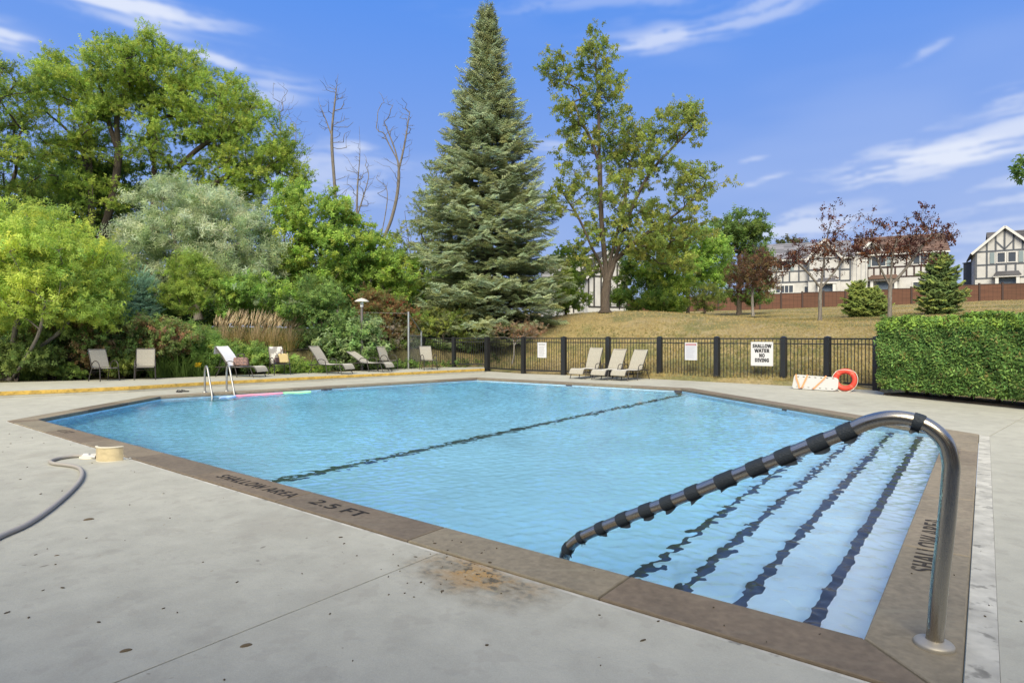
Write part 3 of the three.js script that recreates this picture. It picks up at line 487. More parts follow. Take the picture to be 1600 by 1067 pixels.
fenceSign(3, 847, 547, 0.42, 0.64, 'plain white text notice on the black fence nearest the spruce', (x) => { x.fillStyle = '#30323a'; scrawl(x, 60, 60, 470, 2, 60, '#3b3d48', 8, 26); scrawl(x, 60, 200, 470, 11, 50, '#6b6e7a', 9, 18); });

// ------------------------------------------------------------------ cedar hedge
function fill(parent, name, geo, m, list, label) {       // list of [Matrix4, Color]
  const o = new THREE.InstancedMesh(geo, m, list.length); o.name = name; list.forEach(([mx, c], i) => { o.setMatrixAt(i, mx); o.setColorAt(i, c); }); o.userData.kind = 'stuff'; if (label) o.userData.label = label; fin(o); parent.add(o); return o;
}
// a sprig: leaves of rhombus shape along a short stem that grows along +y
function sprig(seed, n, len, lw, ll, open = 1.0, bend = 0.25, stem = 0.004) {
  const R = rng(seed), pos = [], nor = [], uv = [], A = V(), B = V(), C = V(), E = V();
  for (let i = 0; i < n; i++) {
    const k = (i + 0.6) / n, y = len * k, a = i * 2.4 + R(), tilt = open * (0.65 + R() * 0.6), s = 0.7 + R() * 0.6, l = ll * s, w = lw * s * 0.5;
    const d = V(Math.cos(a) * Math.sin(tilt), Math.cos(tilt), Math.sin(a) * Math.sin(tilt)), up = V(0, 1, 0).addScaledVector(d, -d.y).normalize(), sd = V().crossVectors(d, up).applyAxisAngle(d, (R() - 0.5) * 1.6), b = V((R() - 0.5) * 0.03, y, (R() - 0.5) * 0.03);
    A.copy(b); B.copy(b).addScaledVector(d, l * 0.45).addScaledVector(sd, w); C.copy(b).addScaledVector(d, l * 0.45).addScaledVector(sd, -w); E.copy(b).addScaledVector(d, l).addScaledVector(up, -l * bend);
    const n1 = V().crossVectors(B.clone().sub(A), C.clone().sub(A)).normalize(), n2 = V().crossVectors(E.clone().sub(B), C.clone().sub(B)).normalize();
    for (const [q, nn] of [[A, n1], [B, n1], [C, n1], [B, n2], [E, n2], [C, n2]]) { pos.push(q.x, q.y, q.z); nor.push(nn.x, nn.y, nn.z); uv.push(0, 0); }
  }
  const g = new THREE.BufferGeometry(); g.setAttribute('position', new THREE.Float32BufferAttribute(pos, 3)); g.setAttribute('normal', new THREE.Float32BufferAttribute(nor, 3)); g.setAttribute('uv', new THREE.Float32BufferAttribute(uv, 2)); return g;
}
const UP = V(0, 1, 0);
function place(p, dir, roll, s) { const q = new THREE.Quaternion().setFromUnitVectors(UP, dir), r = new THREE.Quaternion().setFromAxisAngle(UP, roll); return new THREE.Matrix4().compose(p, q.multiply(r), V(s, s, s)); }
const tint = (c, R, v = 0.25, hue = 0.1) => { const k = 1 + (R() - 0.5) * 2 * v, h = (R() - 0.5) * 2 * hue; return rgb(Math.max(0.004, c[0] * k * (1 + h)), Math.max(0.004, c[1] * k), Math.max(0.004, c[2] * k * (1 - h))); };
const pick2 = (list, R) => list[Math.floor(R() * list.length)];
{
  const A = [9.93, 16.25], u = [0.316, -0.949], n = [0.949, 0.316], LEN = 7.4, WID = 1.15, H0 = 0.2, H1 = 1.9, R = rng(21);
  const hg = thing('cedar_hedge', 'clipped green cedar hedge along the right side of the deck', 'hedge', W3(A)), P = (a, b, y) => V(u[0] * a + n[0] * b, y, -(u[1] * a + n[1] * b));
  const list = [], sp = sprig(4, 18, 0.12, 0.022, 0.056, 1.1, 0.25), lump = (a, y) => 0.12 * (vnoise(a * 1.6 + 30, y * 2.1 + 30, 999, 999, 2) - 0.5) + 0.13 * (vnoise(a * 4.5 + 30, y * 6 + 30, 999, 999, 5) - 0.5);
  const add = (a, b, y, nd) => { const d = nd.clone().add(V((R() - 0.5) * 1.3, R() * 0.75, (R() - 0.5) * 1.3)).normalize(); const young = R(); const c = y > H1 - 0.18 && R() < 0.7 ? [0.21, 0.32, 0.06] : young < 0.35 ? [0.185, 0.29, 0.075] : young < 0.93 ? [0.1, 0.185, 0.045] : [0.17, 0.16, 0.055]; list.push([place(P(a, b, y), d, R() * 6.28, 0.75 + R() * 0.7), tint([c[0] * 1.15, c[1] * 1.17, c[2] * 1.15], R, 0.34)]); };
  const out = V(-n[0], 0, n[1]), end = V(-u[0], 0, u[1]);
  for (let i = 0; i < 24000; i++) { const a = R() * LEN, y = H0 + R() * (H1 - H0), thin = y < 0.34 ? R() < 0.5 : true; if (thin) add(a, 0.02 + Math.abs(R() * R() * 0.16) - lump(a, y), y, out); }
  for (let i = 0; i < 4600; i++) { const b = R() * WID, y = H0 + R() * (H1 - H0); add(0.02 + R() * R() * 0.14 - lump(b + 7, y), b, y, end); }
  for (let i = 0; i < 12000; i++) { const a = R() * LEN, b = R() * WID; add(a, b, H1 - R() * R() * 0.1 + lump(a, b + 3) * 1.2, V(0, 1, 0)); }
  for (let i = 0; i < 2500; i++) { const a = R() * LEN, y = H0 + R() * (H1 - H0); add(a, WID - R() * 0.1, y, out.clone().negate()); }
  fill(hg, 'foliage', sp, leafM([1, 1, 1], 0.3), list);
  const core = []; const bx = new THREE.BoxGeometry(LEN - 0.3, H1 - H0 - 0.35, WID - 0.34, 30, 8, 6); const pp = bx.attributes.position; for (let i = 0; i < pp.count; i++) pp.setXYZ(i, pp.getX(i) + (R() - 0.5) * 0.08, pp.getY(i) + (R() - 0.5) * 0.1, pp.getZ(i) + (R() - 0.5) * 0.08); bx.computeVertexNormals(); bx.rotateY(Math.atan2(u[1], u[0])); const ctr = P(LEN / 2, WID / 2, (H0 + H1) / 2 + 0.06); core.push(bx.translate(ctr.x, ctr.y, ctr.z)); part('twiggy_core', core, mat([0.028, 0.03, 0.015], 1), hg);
  { const q = (a, b) => { const p = P(a, b, 0); return [p.x, -p.z]; }; part('soil_bed', slab([q(-0.05, 0.12), q(LEN, 0.12), q(LEN, WID), q(-0.05, WID)], 0.05, 0.16, 0.02), mat([0.07, 0.05, 0.035], 1, { bumpMap: concreteB, bumpScale: 0.03 }), hg); }
  const tw = []; for (let i = 0; i < 700; i++) { const a = R() * LEN, b = 0.05 + R() * 0.4, y = 0.12 + R() * 0.35, p = P(a, b, y), q = P(a + (R() - 0.5) * 0.3, Math.max(0, b - 0.05 - R() * 0.25), y + R() * 0.15); tw.push(tube([p, q], 0.003, 3)); } part('twigs', tw, M.bark, hg).userData.kind = 'stuff';
  for (let k = 0; k < 13; k++) { const a = 0.3 + k * 0.57, p0 = P(a, 0.5, -0.05), p1 = P(a + (R() - 0.5) * 0.2, 0.5 + (R() - 0.5) * 0.3, 0.9); part('stem', tube([p0, p0.clone().lerp(p1, 0.5).add(V(0.04, 0, 0.02)), p1], [0.05, 0.04, 0.03], 7), M.bark, hg); }
}
// ------------------------------------------------------------------ spine board and lifebuoy
{
  const a = FENCE[8], b = FENCE[9], p = G(1275, 609.5), t = thing('spine_board', 'white spine board with orange straps leaning on its long side at the black fence', 'spine board', p, Math.atan2(18.5 - 19.9, 10.0 - 8.9));
  const Ls = 1.28, Hh = 0.42, s = new THREE.Shape(); s.moveTo(-Ls / 2 + 0.05, 0); s.lineTo(Ls / 2 - 0.12, 0.01); s.quadraticCurveTo(Ls / 2, 0.03, Ls / 2, 0.12); s.lineTo(Ls / 2, Hh - 0.14); s.quadraticCurveTo(Ls / 2, Hh - 0.04, Ls / 2 - 0.12, Hh - 0.03); s.lineTo(-Ls / 2 + 0.1, Hh); s.quadraticCurveTo(-Ls / 2, Hh, -Ls / 2, Hh - 0.1); s.lineTo(-Ls / 2 - 0.02, 0.06); s.quadraticCurveTo(-Ls / 2, 0, -Ls / 2 + 0.05, 0);
  const slot = (x, y) => { const h = new THREE.Path(); h.absellipse(x, y, 0.042, 0.018, 0, Math.PI * 2); s.holes.push(h); };
  for (let i = 0; i < 7; i++) { const x = -0.52 + i * 0.17; slot(x, 0.055); slot(x, Hh - 0.06); }
  const tilt = -0.2, g = new THREE.ExtrudeGeometry(s, { depth: 0.03, bevelEnabled: true, bevelSize: 0.006, bevelThickness: 0.008, bevelSegments: 2, curveSegments: 10 }).translate(0, 0.008, 0).rotateX(tilt).translate(0, 0, 0.05);
  part('board', g, M.white, t);
  const orange = mat([0.72, 0.3, 0.13], 0.8); for (const [x, lean] of [[-0.5, -0.05], [-0.3, 0.04], [0.14, 0.1]]) part('strap', curveStrap([[x + lean * 1.6, Hh + 0.012, 0.03], [x + lean, Hh - 0.1, 0.052], [x - lean * 0.6, 0.14, 0.05], [x - lean * 1.6, 0.02, 0.06], [x - lean * 2 + 0.06, 0.03, 0.12], [x - lean * 2 + 0.16, 0.035, 0.14]].map(([a, b, c]) => V(a, b, c)), 0.05, tilt), orange, t);
  const q = G(1322, 611), w = thing('lifebuoy', 'red orange ring lifebuoy with white rope standing beside the spine board', 'lifebuoy', q, -0.72);
  const rr = 0.25, tor = (r2, a0, a1) => { const g2 = new THREE.TorusGeometry(rr, r2, 18, 40, a1 - a0); return g2.rotateZ(a0); }, up = (g2) => g2.rotateX(-0.12).translate(0, rr + 0.078, 0.05);
  part('ring', up(tor(0.078, 0, Math.PI * 2)), mat([0.62, 0.06, 0.035], 0.5, { bumpMap: concreteB, bumpScale: 0.003 }), w);
  for (let k = 0; k < 4; k++) part('ring_band', up(tor(0.0805, Math.PI / 4 + k * Math.PI / 2 - 0.1, Math.PI / 4 + k * Math.PI / 2 + 0.1)), mat([0.66, 0.12, 0.07], 0.6), w);
  const rope = mat([0.66, 0.63, 0.56], 0.9); for (let k = 0; k < 4; k++) { const c = []; for (let i = 0; i <= 10; i++) { const a2 = Math.PI / 4 + (k + i / 10) * Math.PI / 2, r3 = rr + 0.084 + Math.sin(i / 10 * Math.PI) * (k === 3 ? 0.004 : 0.02); c.push(V(Math.cos(a2) * r3, Math.sin(a2) * r3 + (k < 2 ? -Math.sin(i / 10 * Math.PI) * 0.07 : 0), 0.02 + Math.sin(i / 10 * Math.PI) * 0.06)); } part('grab_rope', up(tube(c, 0.009, 7)), rope, w); }
}
function curveStrap(pts, w, tilt) {
  const c = curve(pts, 24), pos = [], idx = []; c.forEach((p, i) => { for (const [s, dz] of [[-1, 0], [1, 0], [-1, 0.004], [1, 0.004]]) pos.push(p.x + s * w / 2, p.y + 0.004, p.z + dz); if (i) { const a = (i - 1) * 4, b = i * 4; idx.push(a, b, a + 1, b, b + 1, a + 1, a + 2, a + 3, b + 2, b + 2, a + 3, b + 3); } });
  const g = new THREE.BufferGeometry(); g.setAttribute('position', new THREE.Float32BufferAttribute(pos, 3)); g.setAttribute('uv', new THREE.Float32BufferAttribute(new Float32Array(pos.length / 3 * 2), 2)); g.setIndex(idx); g.computeVertexNormals(); return g.translate(0, 0, 0.008).rotateX(tilt).translate(0, 0, 0.05);
}
// ------------------------------------------------------------------ chairs and loungers
function sheet(profile, w, th, cup = 0.0) {          // a sling: profile [z, y] points, width w, thickness th
  const c = new THREE.SplineCurve(profile.map(([z, y]) => new THREE.Vector2(z, y))).getPoints(20), nx = 6, pos = [], uv = [], idx = [];
  for (const s of [1, -1]) for (let i = 0; i < c.length; i++) { const a = c[Math.max(0, i - 1)], b = c[Math.min(c.length - 1, i + 1)], dx = b.x - a.x, dy = b.y - a.y, L = Math.hypot(dx, dy), ny = dx / L, nz = -dy / L; for (let k = 0; k <= nx; k++) { const x = (k / nx - 0.5) * w, sag = -cup * (1 - (2 * k / nx - 1) ** 2) * Math.sin(i / (c.length - 1) * Math.PI); pos.push(x, c[i].y + Math.abs(ny) * sag + ny * s * th / 2, c[i].x + nz * s * th / 2 ); uv.push(x, i * 0.05); } }
  const n = c.length * (nx + 1); for (let i = 0; i < c.length - 1; i++) for (let k = 0; k < nx; k++) { const a = i * (nx + 1) + k, b = a + nx + 1; idx.push(a, b, a + 1, b, b + 1, a + 1, n + a, n + a + 1, n + b, n + b, n + a + 1, n + b + 1); }
  const g = new THREE.BufferGeometry(); g.setAttribute('position', new THREE.Float32BufferAttribute(pos, 3)); g.setAttribute('uv', new THREE.Float32BufferAttribute(uv, 2)); g.setIndex(idx); g.computeVertexNormals(); return g;
}
function makeChair(label, pos, turn) {
  const t = thing('patio_chair', label, 'chair', pos, turn, 'sling chairs along the planted bed');
  for (const s of [-1, 1]) {
    const x = s * 0.29;
    part('front_leg', tube(curve([V(x * 1.03, 0, 0.29), V(x, 0.22, 0.27), V(x, 0.42, 0.25)], 8), 0.015, 8), M.frame, t);
    part('arm', tube(curve([V(x, 0.42, 0.25), V(x, 0.55, 0.21), V(x, 0.635, 0.1), V(x, 0.63, -0.04), V(x, 0.55, -0.15), V(x * 0.97, 0.44, -0.17), V(x * 0.93, 0.41, -0.1)], 20), 0.015, 8), M.frame, t);
    part('rear_leg', tube(curve([V(x * 1.02, 0, -0.33), V(x * 0.98, 0.22, -0.26), V(x * 0.92, 0.42, -0.19)], 8), 0.015, 8), M.frame, t);
    part('seat_rail', tube(curve([V(x * 0.92, 0.42, 0.27), V(x * 0.92, 0.405, 0.05), V(x * 0.92, 0.42, -0.19), V(x * 0.92, 0.7, -0.29), V(x * 0.92, 1.0, -0.4)], 24), 0.014, 8), M.frame, t);
  }
  part('seat_sling', sheet([[0.275, 0.415], [0.12, 0.412], [-0.05, 0.402], [-0.17, 0.41]], 0.51, 0.008, 0.02), M.sling, t);
  part('back_sling', sheet([[-0.185, 0.43], [-0.235, 0.58], [-0.32, 0.8], [-0.4, 1.0], [-0.41, 1.012]], 0.51, 0.008, 0.02), M.sling, t);
  part('crossbar', [bar(V(-0.27, 0.4, 0.27), V(0.27, 0.4, 0.27), 0.026, 0.026), bar(V(-0.26, 0.3, -0.23), V(0.26, 0.3, -0.23), 0.02, 0.02)], M.frame, t);
  part('top_rail', bar(V(-0.27, 1.0, -0.402), V(0.27, 1.0, -0.402), 0.022, 0.022), M.frame, t);
  return t;
}
function makeLounger(label, pos, turn, ang, group) {    // +z is towards the feet; ang = how far the back is raised
  const t = thing('sun_lounger', label, 'sun lounger', pos, turn, group), hz = -0.2, bl = 0.82, bx = hz - Math.cos(ang) * bl, by = 0.36 + Math.sin(ang) * bl;
  for (const s of [-1, 1]) {
    const x = s * 0.31;
    part('side_rail', tube(curve([V(x, 0.2, 0.97), V(x, 0.32, 0.9), V(x, 0.37, 0.75), V(x, 0.345, 0.3), V(x, 0.36, -0.2), V(x, 0.34, -0.7)], 24), 0.016, 8), M.frame, t);
    part('foot_leg', tube(curve([V(x, 0.34, 0.72), V(x * 1.03, 0.15, 0.8), V(x * 1.06, 0, 0.86)], 8), 0.015, 8), M.frame, t);
    part('head_leg', tube(curve([V(x, 0.34, -0.5), V(x * 1.03, 0.15, -0.6), V(x * 1.06, 0, -0.68)], 8), 0.015, 8), M.frame, t);
    part('middle_leg', tube(curve([V(x, 0.35, 0.1), V(x * 1.05, 0.17, 0.16), V(x * 1.08, 0, 0.2)], 8), 0.015, 8), M.frame, t);
    part('arm', tube(curve([V(x * 1.05, 0.35, 0.12), V(x * 1.1, 0.5, 0.1), V(x * 1.1, 0.55, 0.0), V(x * 1.1, 0.55, -0.16), V(x * 1.08, 0.47, -0.26), V(x * 1.04, 0.35, -0.3)], 20), 0.015, 8), M.frame, t);
    part('back_rail', tube([V(x * 0.93, 0.36, hz), V(x * 0.93, by, bx)], 0.015, 8), M.frame, t);
    part('back_prop', tube([V(x * 0.85, lerp(0.36, by, 0.55), lerp(hz, bx, 0.55)), V(x * 0.85, 0.3, Math.min(-0.45, lerp(hz, bx, 0.9)))], 0.01, 6), M.frame, t);
  }
  part('seat_sling', sheet([[0.985, 0.19], [0.94, 0.29], [0.86, 0.375], [0.7, 0.382], [0.3, 0.36], [0, 0.362], [-0.2, 0.374]], 0.58, 0.009, 0.015), M.sling, t);
  part('back_sling', sheet([[hz - 0.01, 0.385], [lerp(hz, bx, 0.5) + 0.02, lerp(0.385, by + 0.015, 0.5)], [bx, by + 0.012], [bx - 0.02, by + 0.005]], 0.56, 0.009, 0.02), M.sling, t);
  part('crossbar', [bar(V(-0.31, 0.3, 0.9), V(0.31, 0.3, 0.9), 0.024, 0.024), bar(V(-0.3, 0.33, -0.6), V(0.3, 0.33, -0.6), 0.024, 0.024), bar(V(-0.3, by, bx - 0.005), V(0.3, by, bx - 0.005), 0.024, 0.024)], M.frame, t);
  return t;
}
const DY = 0.159;
{
  const spot = (u, d, y = DY) => { const p = D(u, 500, d); p.y = y; return p; };
  const c1 = makeChair('beige sling patio chair turned aside, leftmost in the row by the planted bed', spot(162, 19.35), 1.12);
  copy(c1, 'beige sling patio chair facing the pool squarely beside the daylily clump', spot(226, 20.0), 0.5);
  copy(c1, 'beige sling patio chair draped with a pale towel and a straw bag', spot(436, 22.5), 0.72);
  copy(c1, 'beige sling patio chair turned aside next to the lowest-backed lounger', spot(606, 25.5), 1.05);
  copy(c1, 'beige sling patio chair in front of the black fence corner', spot(669, 26.0), 0.5);
  makeLounger('sun lounger with white towel over its back and a dark bag on it', spot(372, 21.4), 1.32, 0.95, 'sun loungers on the raised terrace');
  makeLounger('bare sun lounger with raised back beside the pale leafy shrub', spot(513, 23.2), 1.2, 0.93, 'sun loungers on the raised terrace');
  makeLounger('sun lounger with a low reclined back in front of the pale leafy shrub', spot(577, 24.6), 1.2, 0.55, 'sun loungers on the raised terrace');
  const q = (u, d) => spot(u, d, 0), g = 'three sun loungers by the black fence';
  makeLounger('sun lounger with the most upright back, leftmost of three by the black fence', q(921, 23.2), -0.66, 1.16, g);
  makeLounger('middle sun lounger of the three in front of the black fence', q(956, 22.55), -0.7, 1.05, g);
  makeLounger('sun lounger nearest the red-headed notice, rightmost of three by the fence', q(988, 22.2), -0.74, 1.02, g);
  // towel and bag on the first lounger, towel and bag on the third chair
  const lo = scene.getObjectByName('sun_lounger'), cloth = mat([0.72, 0.73, 0.76], 0.95, { bumpMap: concreteB, bumpScale: 0.01, side: THREE.DoubleSide });
  { const t = thing('white_towel', 'white towel draped over the raised back of a sun lounger', 'towel', lo.position, lo.rotation.y), a = 0.95, hz = -0.2, bl = 0.82, z1 = hz - Math.cos(a) * bl, y1 = 0.36 + Math.sin(a) * bl; part('towel_cloth', sheet([[z1 - 0.1, y1 - 0.22], [z1 - 0.075, y1 - 0.02], [z1 - 0.02, y1 + 0.045], [z1 + 0.05, y1 - 0.02], [lerp(z1, hz, 0.5) + 0.04, lerp(y1, 0.4, 0.5) + 0.035], [hz + 0.03, 0.43], [hz + 0.1, 0.4]], 0.6, 0.014, 0.01), cloth, t); }
  const bag = (name, label, p, turn, w, h, d, m, hm) => { const t = thing(name, label, 'bag', p, turn); const g2 = new RoundedBoxGeometry(w, h, d, 5, Math.min(d, h) * 0.32), pp = g2.attributes.position; for (let i = 0; i < pp.count; i++) { const y = pp.getY(i) / h + 0.5; pp.setZ(i, pp.getZ(i) * (1.15 - 0.5 * y)); pp.setX(i, pp.getX(i) * (1.08 - 0.12 * y) + 0.01 * Math.sin(pp.getY(i) * 40)); } g2.computeVertexNormals(); part('bag_body', g2.translate(0, h / 2, 0), m, t); for (const s of [-1, 1]) part('handle', tube(curve([V(-w * 0.25, h * 0.9, s * d * 0.3), V(-w * 0.18, h * 1.35, s * d * 0.2), V(w * 0.18, h * 1.35, s * d * 0.2), V(w * 0.25, h * 0.9, s * d * 0.3)], 16), 0.011, 7), hm, t); return t; };
  const off = (o, x, y, z) => V(x, y, z).applyAxisAngle(UP, o.rotation.y).add(o.position);
  bag('dark_bag', 'dark brown patterned tote bag resting on the towel-draped sun lounger', off(lo, 0.03, 0.385, 0.08), lo.rotation.y - 1.25, 0.5, 0.3, 0.2, mat([1, 1, 1], 0.7, { map: dtex(128, (u, v) => mixc([0.1, 0.06, 0.055], [0.3, 0.17, 0.14], sstep(0.55, 0.65, fbm(u, v, 8, 8, 3, 500))), true, 2) }), mat([0.04, 0.03, 0.03], 0.5));
  const ch = scene.getObjectByName('patio_chair_002');
  { const t = thing('pale_towel', 'pale towel hung over the back of the chair with the straw bag', 'towel', ch.position, ch.rotation.y); part('towel_cloth', sheet([[-0.47, 0.8], [-0.45, 0.98], [-0.415, 1.04], [-0.37, 1.0], [-0.28, 0.78], [-0.17, 0.5], [-0.08, 0.44], [0.05, 0.435]], 0.46, 0.014, 0.012), mat([0.6, 0.58, 0.53], 0.95, { map: dtex(128, (u, v) => 0.7 + 0.35 * sstep(0.4, 0.6, fbm(u, v, 6, 6, 3, 510)), true, 2), side: THREE.DoubleSide }), t); }
  bag('straw_bag', 'yellow straw beach bag standing on the seat of the towel-draped chair', off(ch, 0.12, 0.445, 0.06), ch.rotation.y - 0.2, 0.36, 0.34, 0.15, mat([0.5, 0.4, 0.2], 0.9, { bumpMap: concreteB, bumpScale: 0.01 }), mat([0.1, 0.05, 0.04], 0.6));
  bag('small_dark_bag', 'small dark handbag tucked beside the straw bag on the chair', off(ch, -0.12, 0.445, 0.08), ch.rotation.y + 0.4, 0.22, 0.2, 0.12, mat([0.06, 0.035, 0.035], 0.6), mat([0.05, 0.03, 0.03], 0.5));
  // sandals
  const sp = G(279, 612.8, 0.002), sa = thing('sandal', 'left dark sandal of the pair lying on the deck beside the ladder', 'sandal', sp, 0.9), sole = new THREE.Shape(); sole.absellipse(0, 0, 0.05, 0.14, 0, 6.28);
  part('sole', new THREE.ExtrudeGeometry(sole, { depth: 0.02, bevelEnabled: true, bevelSize: 0.006, bevelThickness: 0.005 }).rotateX(-Math.PI / 2).translate(0, 0.006, 0), mat([0.02, 0.018, 0.018], 0.7), sa); part('strap', tube(curve([V(-0.05, 0.03, 0.0), V(-0.02, 0.06, -0.05), V(0, 0.04, -0.09), V(0.02, 0.06, -0.05), V(0.05, 0.03, 0)], 14), 0.008, 6), M.black, sa);
  copy(sa, 'right dark sandal of the pair lying on the deck beside the ladder', G(287, 612.2, 0.002), 1.5);
}
// ------------------------------------------------------------------ garden wall, lamp post, wire fence
const bedWall = (k) => { const a = BACK[0], b = BACK[6], L = Math.hypot(b[0] - a[0], b[1] - a[1]), n = [-(b[1] - a[1]) / L, (b[0] - a[0]) / L]; return [lerp(a[0], b[0], k) + n[0] * 1.38, lerp(a[1], b[1], k) + n[1] * 1.38]; };
{
  const a = bedWall(-0.5), b = bedWall(1.02), L = Math.hypot(b[0] - a[0], b[1] - a[1]), turn = Math.atan2(b[1] - a[1], b[0] - a[0]);
  const w = thing('garden_wall', 'low brown grey block retaining wall with a cap behind the planted bed', 'wall', W3(a), turn), R = rng(61), ms = [0, 1, 2].map((i) => mat([0.17 + i * 0.025, 0.15 + i * 0.022, 0.125 + i * 0.018], 0.95, { bumpMap: concreteB, bumpScale: 0.02, map: dtex(128, (u, v) => 0.75 + 0.5 * fbm(u, v, 6, 6, 4, 600 + i), true, 1) }));
  const bl = 0.78, gs = [0, 1].map((i) => new RoundedBoxGeometry(bl - 0.012, 0.212, 0.22, 1, 0.012));
  for (let r = 0; r < 4; r++) for (let k = 0; k < Math.floor(L / bl); k++) { const m = part('wall_block', gs[k % 2], ms[Math.floor(R() * 3)], w); m.position.set((k + 0.5 + (r % 2) * 0.5) * bl, 0.14 + 0.108 + r * 0.218, (R() - 0.5) * 0.012); }
  const cg = new RoundedBoxGeometry(1.185, 0.07, 0.3, 1, 0.012); for (let k = 0; k < Math.floor(L / 1.2); k++) { const m = part('wall_cap', cg, ms[k % 3], w); m.position.set((k + 0.5) * 1.2 + 0.3, 0.14 + 0.872 + 0.037, 0.02); }
}
{
  const d = 25.6, top = D(565, 465.5, d), h0 = height(top.x, d), t = thing('garden_lamp', 'grey garden lamp post with a shallow mushroom hood among the shrubs', 'lamp post', V(top.x, h0, top.z)), H = top.y - h0;
  part('lamp_post', new THREE.CylinderGeometry(0.055, 0.06, H - 0.38, 14).translate(0, (H - 0.38) / 2, 0), mat([0.12, 0.11, 0.11], 0.6), t);
  part('lamp_globe', new THREE.CylinderGeometry(0.075, 0.07, 0.2, 16).translate(0, H - 0.28, 0), mat([0.75, 0.75, 0.72], 0.4), t);
  part('lamp_hood', new THREE.LatheGeometry([[0.3, H - 0.16], [0.29, H - 0.13], [0.2, H - 0.07], [0.08, H - 0.02], [0, H]].map((k) => new THREE.Vector2(...k)), 24), mat([0.5, 0.48, 0.44], 0.5, { side: THREE.DoubleSide }), t);
  part('hood_support', [0, 2.1, 4.2].map((a) => tube([V(Math.cos(a) * 0.07, H - 0.2, Math.sin(a) * 0.07), V(Math.cos(a) * 0.1, H - 0.08, Math.sin(a) * 0.1)], 0.008, 5)), M.galv, t);
}
{
  const d1 = 26.8, a = D(638, 487, d1), b = D(658, 517, 28.3), t = thing('wire_fence', 'galvanized wire fence with a tall post and diagonal brace beside the black fence', 'wire fence', V(a.x, 0.14, a.z)), o = t.position, L = (p) => p.clone().sub(o);
  const A0 = V(a.x, 0.14, a.z), B0 = V(b.x, 0.158, b.z), C = onGround(-11.5, 25.6), Ct = V(C.x, 2.75, C.z);
  for (const [p, q] of [[A0, a], [B0, b], [C, Ct]]) part('wire_fence_post', tube([L(p), L(q)], 0.045, 10, true), M.galv, t);
  part('brace', tube([L(a.clone().setY(a.y - 0.08)), L(b.clone().setY(b.y - 0.05))], 0.024, 8), M.galv, t);
  part('top_wire', [tube([L(Ct), L(a.clone().setY(Ct.y - 0.15))], 0.004, 5), tube([L(a.clone().setY(1.62)), L(b.clone().setY(1.62))], 0.02, 6)], M.galv, t);
  const wires = [], mesh = (P, Q, y0, y1) => { const Lh = P.distanceTo(Q), n = Math.round(Lh / 0.075); for (let i = -20; i < n; i++) for (const s of [1, -1]) { const f = (k, y) => V(lerp(P.x, Q.x, k), y, lerp(P.z, Q.z, k)); let k0 = i / n, k1 = k0 + (y1 - y0) * 0.9 / Lh; if (k1 < 0 || k0 > 1) continue; const ya = k0 < 0 ? y0 + (-k0) * Lh / 0.9 : y0, yb = k1 > 1 ? y1 - (k1 - 1) * Lh / 0.9 : y1; const ka = clamp(k0, 0, 1), kb = clamp(k1, 0, 1); wires.push(tube(s > 0 ? [L(f(ka, ya)), L(f(kb, yb))] : [L(f(ka, y0 + y1 - ya)), L(f(kb, y0 + y1 - yb))], 0.0025, 3)); } };
  mesh(A0, B0, 0.2, 1.62); const wm = part('wire_mesh', wires, M.galv, t); wm.userData.kind = 'stuff';
}
// ------------------------------------------------------------------ far board fence
{
  const pts = []; for (let u = 872; u <= 1850;) { const z = lerp(76, 60, (u - 872) / 900), r = ray(u, 470), x = r.x / -r.z * z; pts.push([x, z]); u += 2.45 * FPX / z; }
  const f = thing('board_fence', 'long brown board fence with dark posts in front of the houses', 'fence', onGround(...pts[0])), o = f.position, brown = [0, 1, 2].map((i) => mat([0.1 + i * 0.008, 0.045 + i * 0.003, 0.026 + i * 0.002], 0.85, { map: dtex(256, (u, v) => 0.82 + 0.3 * fbm(u, v, 3, 30, 4, 700 + i) - 0.25 * (((u * 12) % 1) < 0.05), true, 0.42) })), dark = mat([0.05, 0.03, 0.025], 0.8);
  const pg = new THREE.BoxGeometry(0.16, 2.0, 0.16);
  for (let i = 0; i < pts.length; i++) {
    const p = onGround(...pts[i]).sub(o); const m = part('fence_post', pg, dark, f); m.position.set(p.x, p.y + 0.9, p.z);
    if (i === pts.length - 1) break; const q = onGround(...pts[i + 1]).sub(o), L = Math.hypot(q.x - p.x, q.z - p.z) - 0.17, turn = Math.atan2(-(q.z - p.z), q.x - p.x);
    const pan = part('fence_panel', new THREE.BoxGeometry(L, 1.68, 0.05), brown[i % 3], f); pan.position.set((p.x + q.x) / 2, (p.y + q.y) / 2 + 0.86, (p.z + q.z) / 2); pan.rotation.y = turn;
    const cap = part('fence_rail', new THREE.BoxGeometry(L, 0.09, 0.1), dark, f); cap.position.set((p.x + q.x) / 2, (p.y + q.y) / 2 + 1.75, (p.z + q.z) / 2); cap.rotation.y = turn;
  }
}
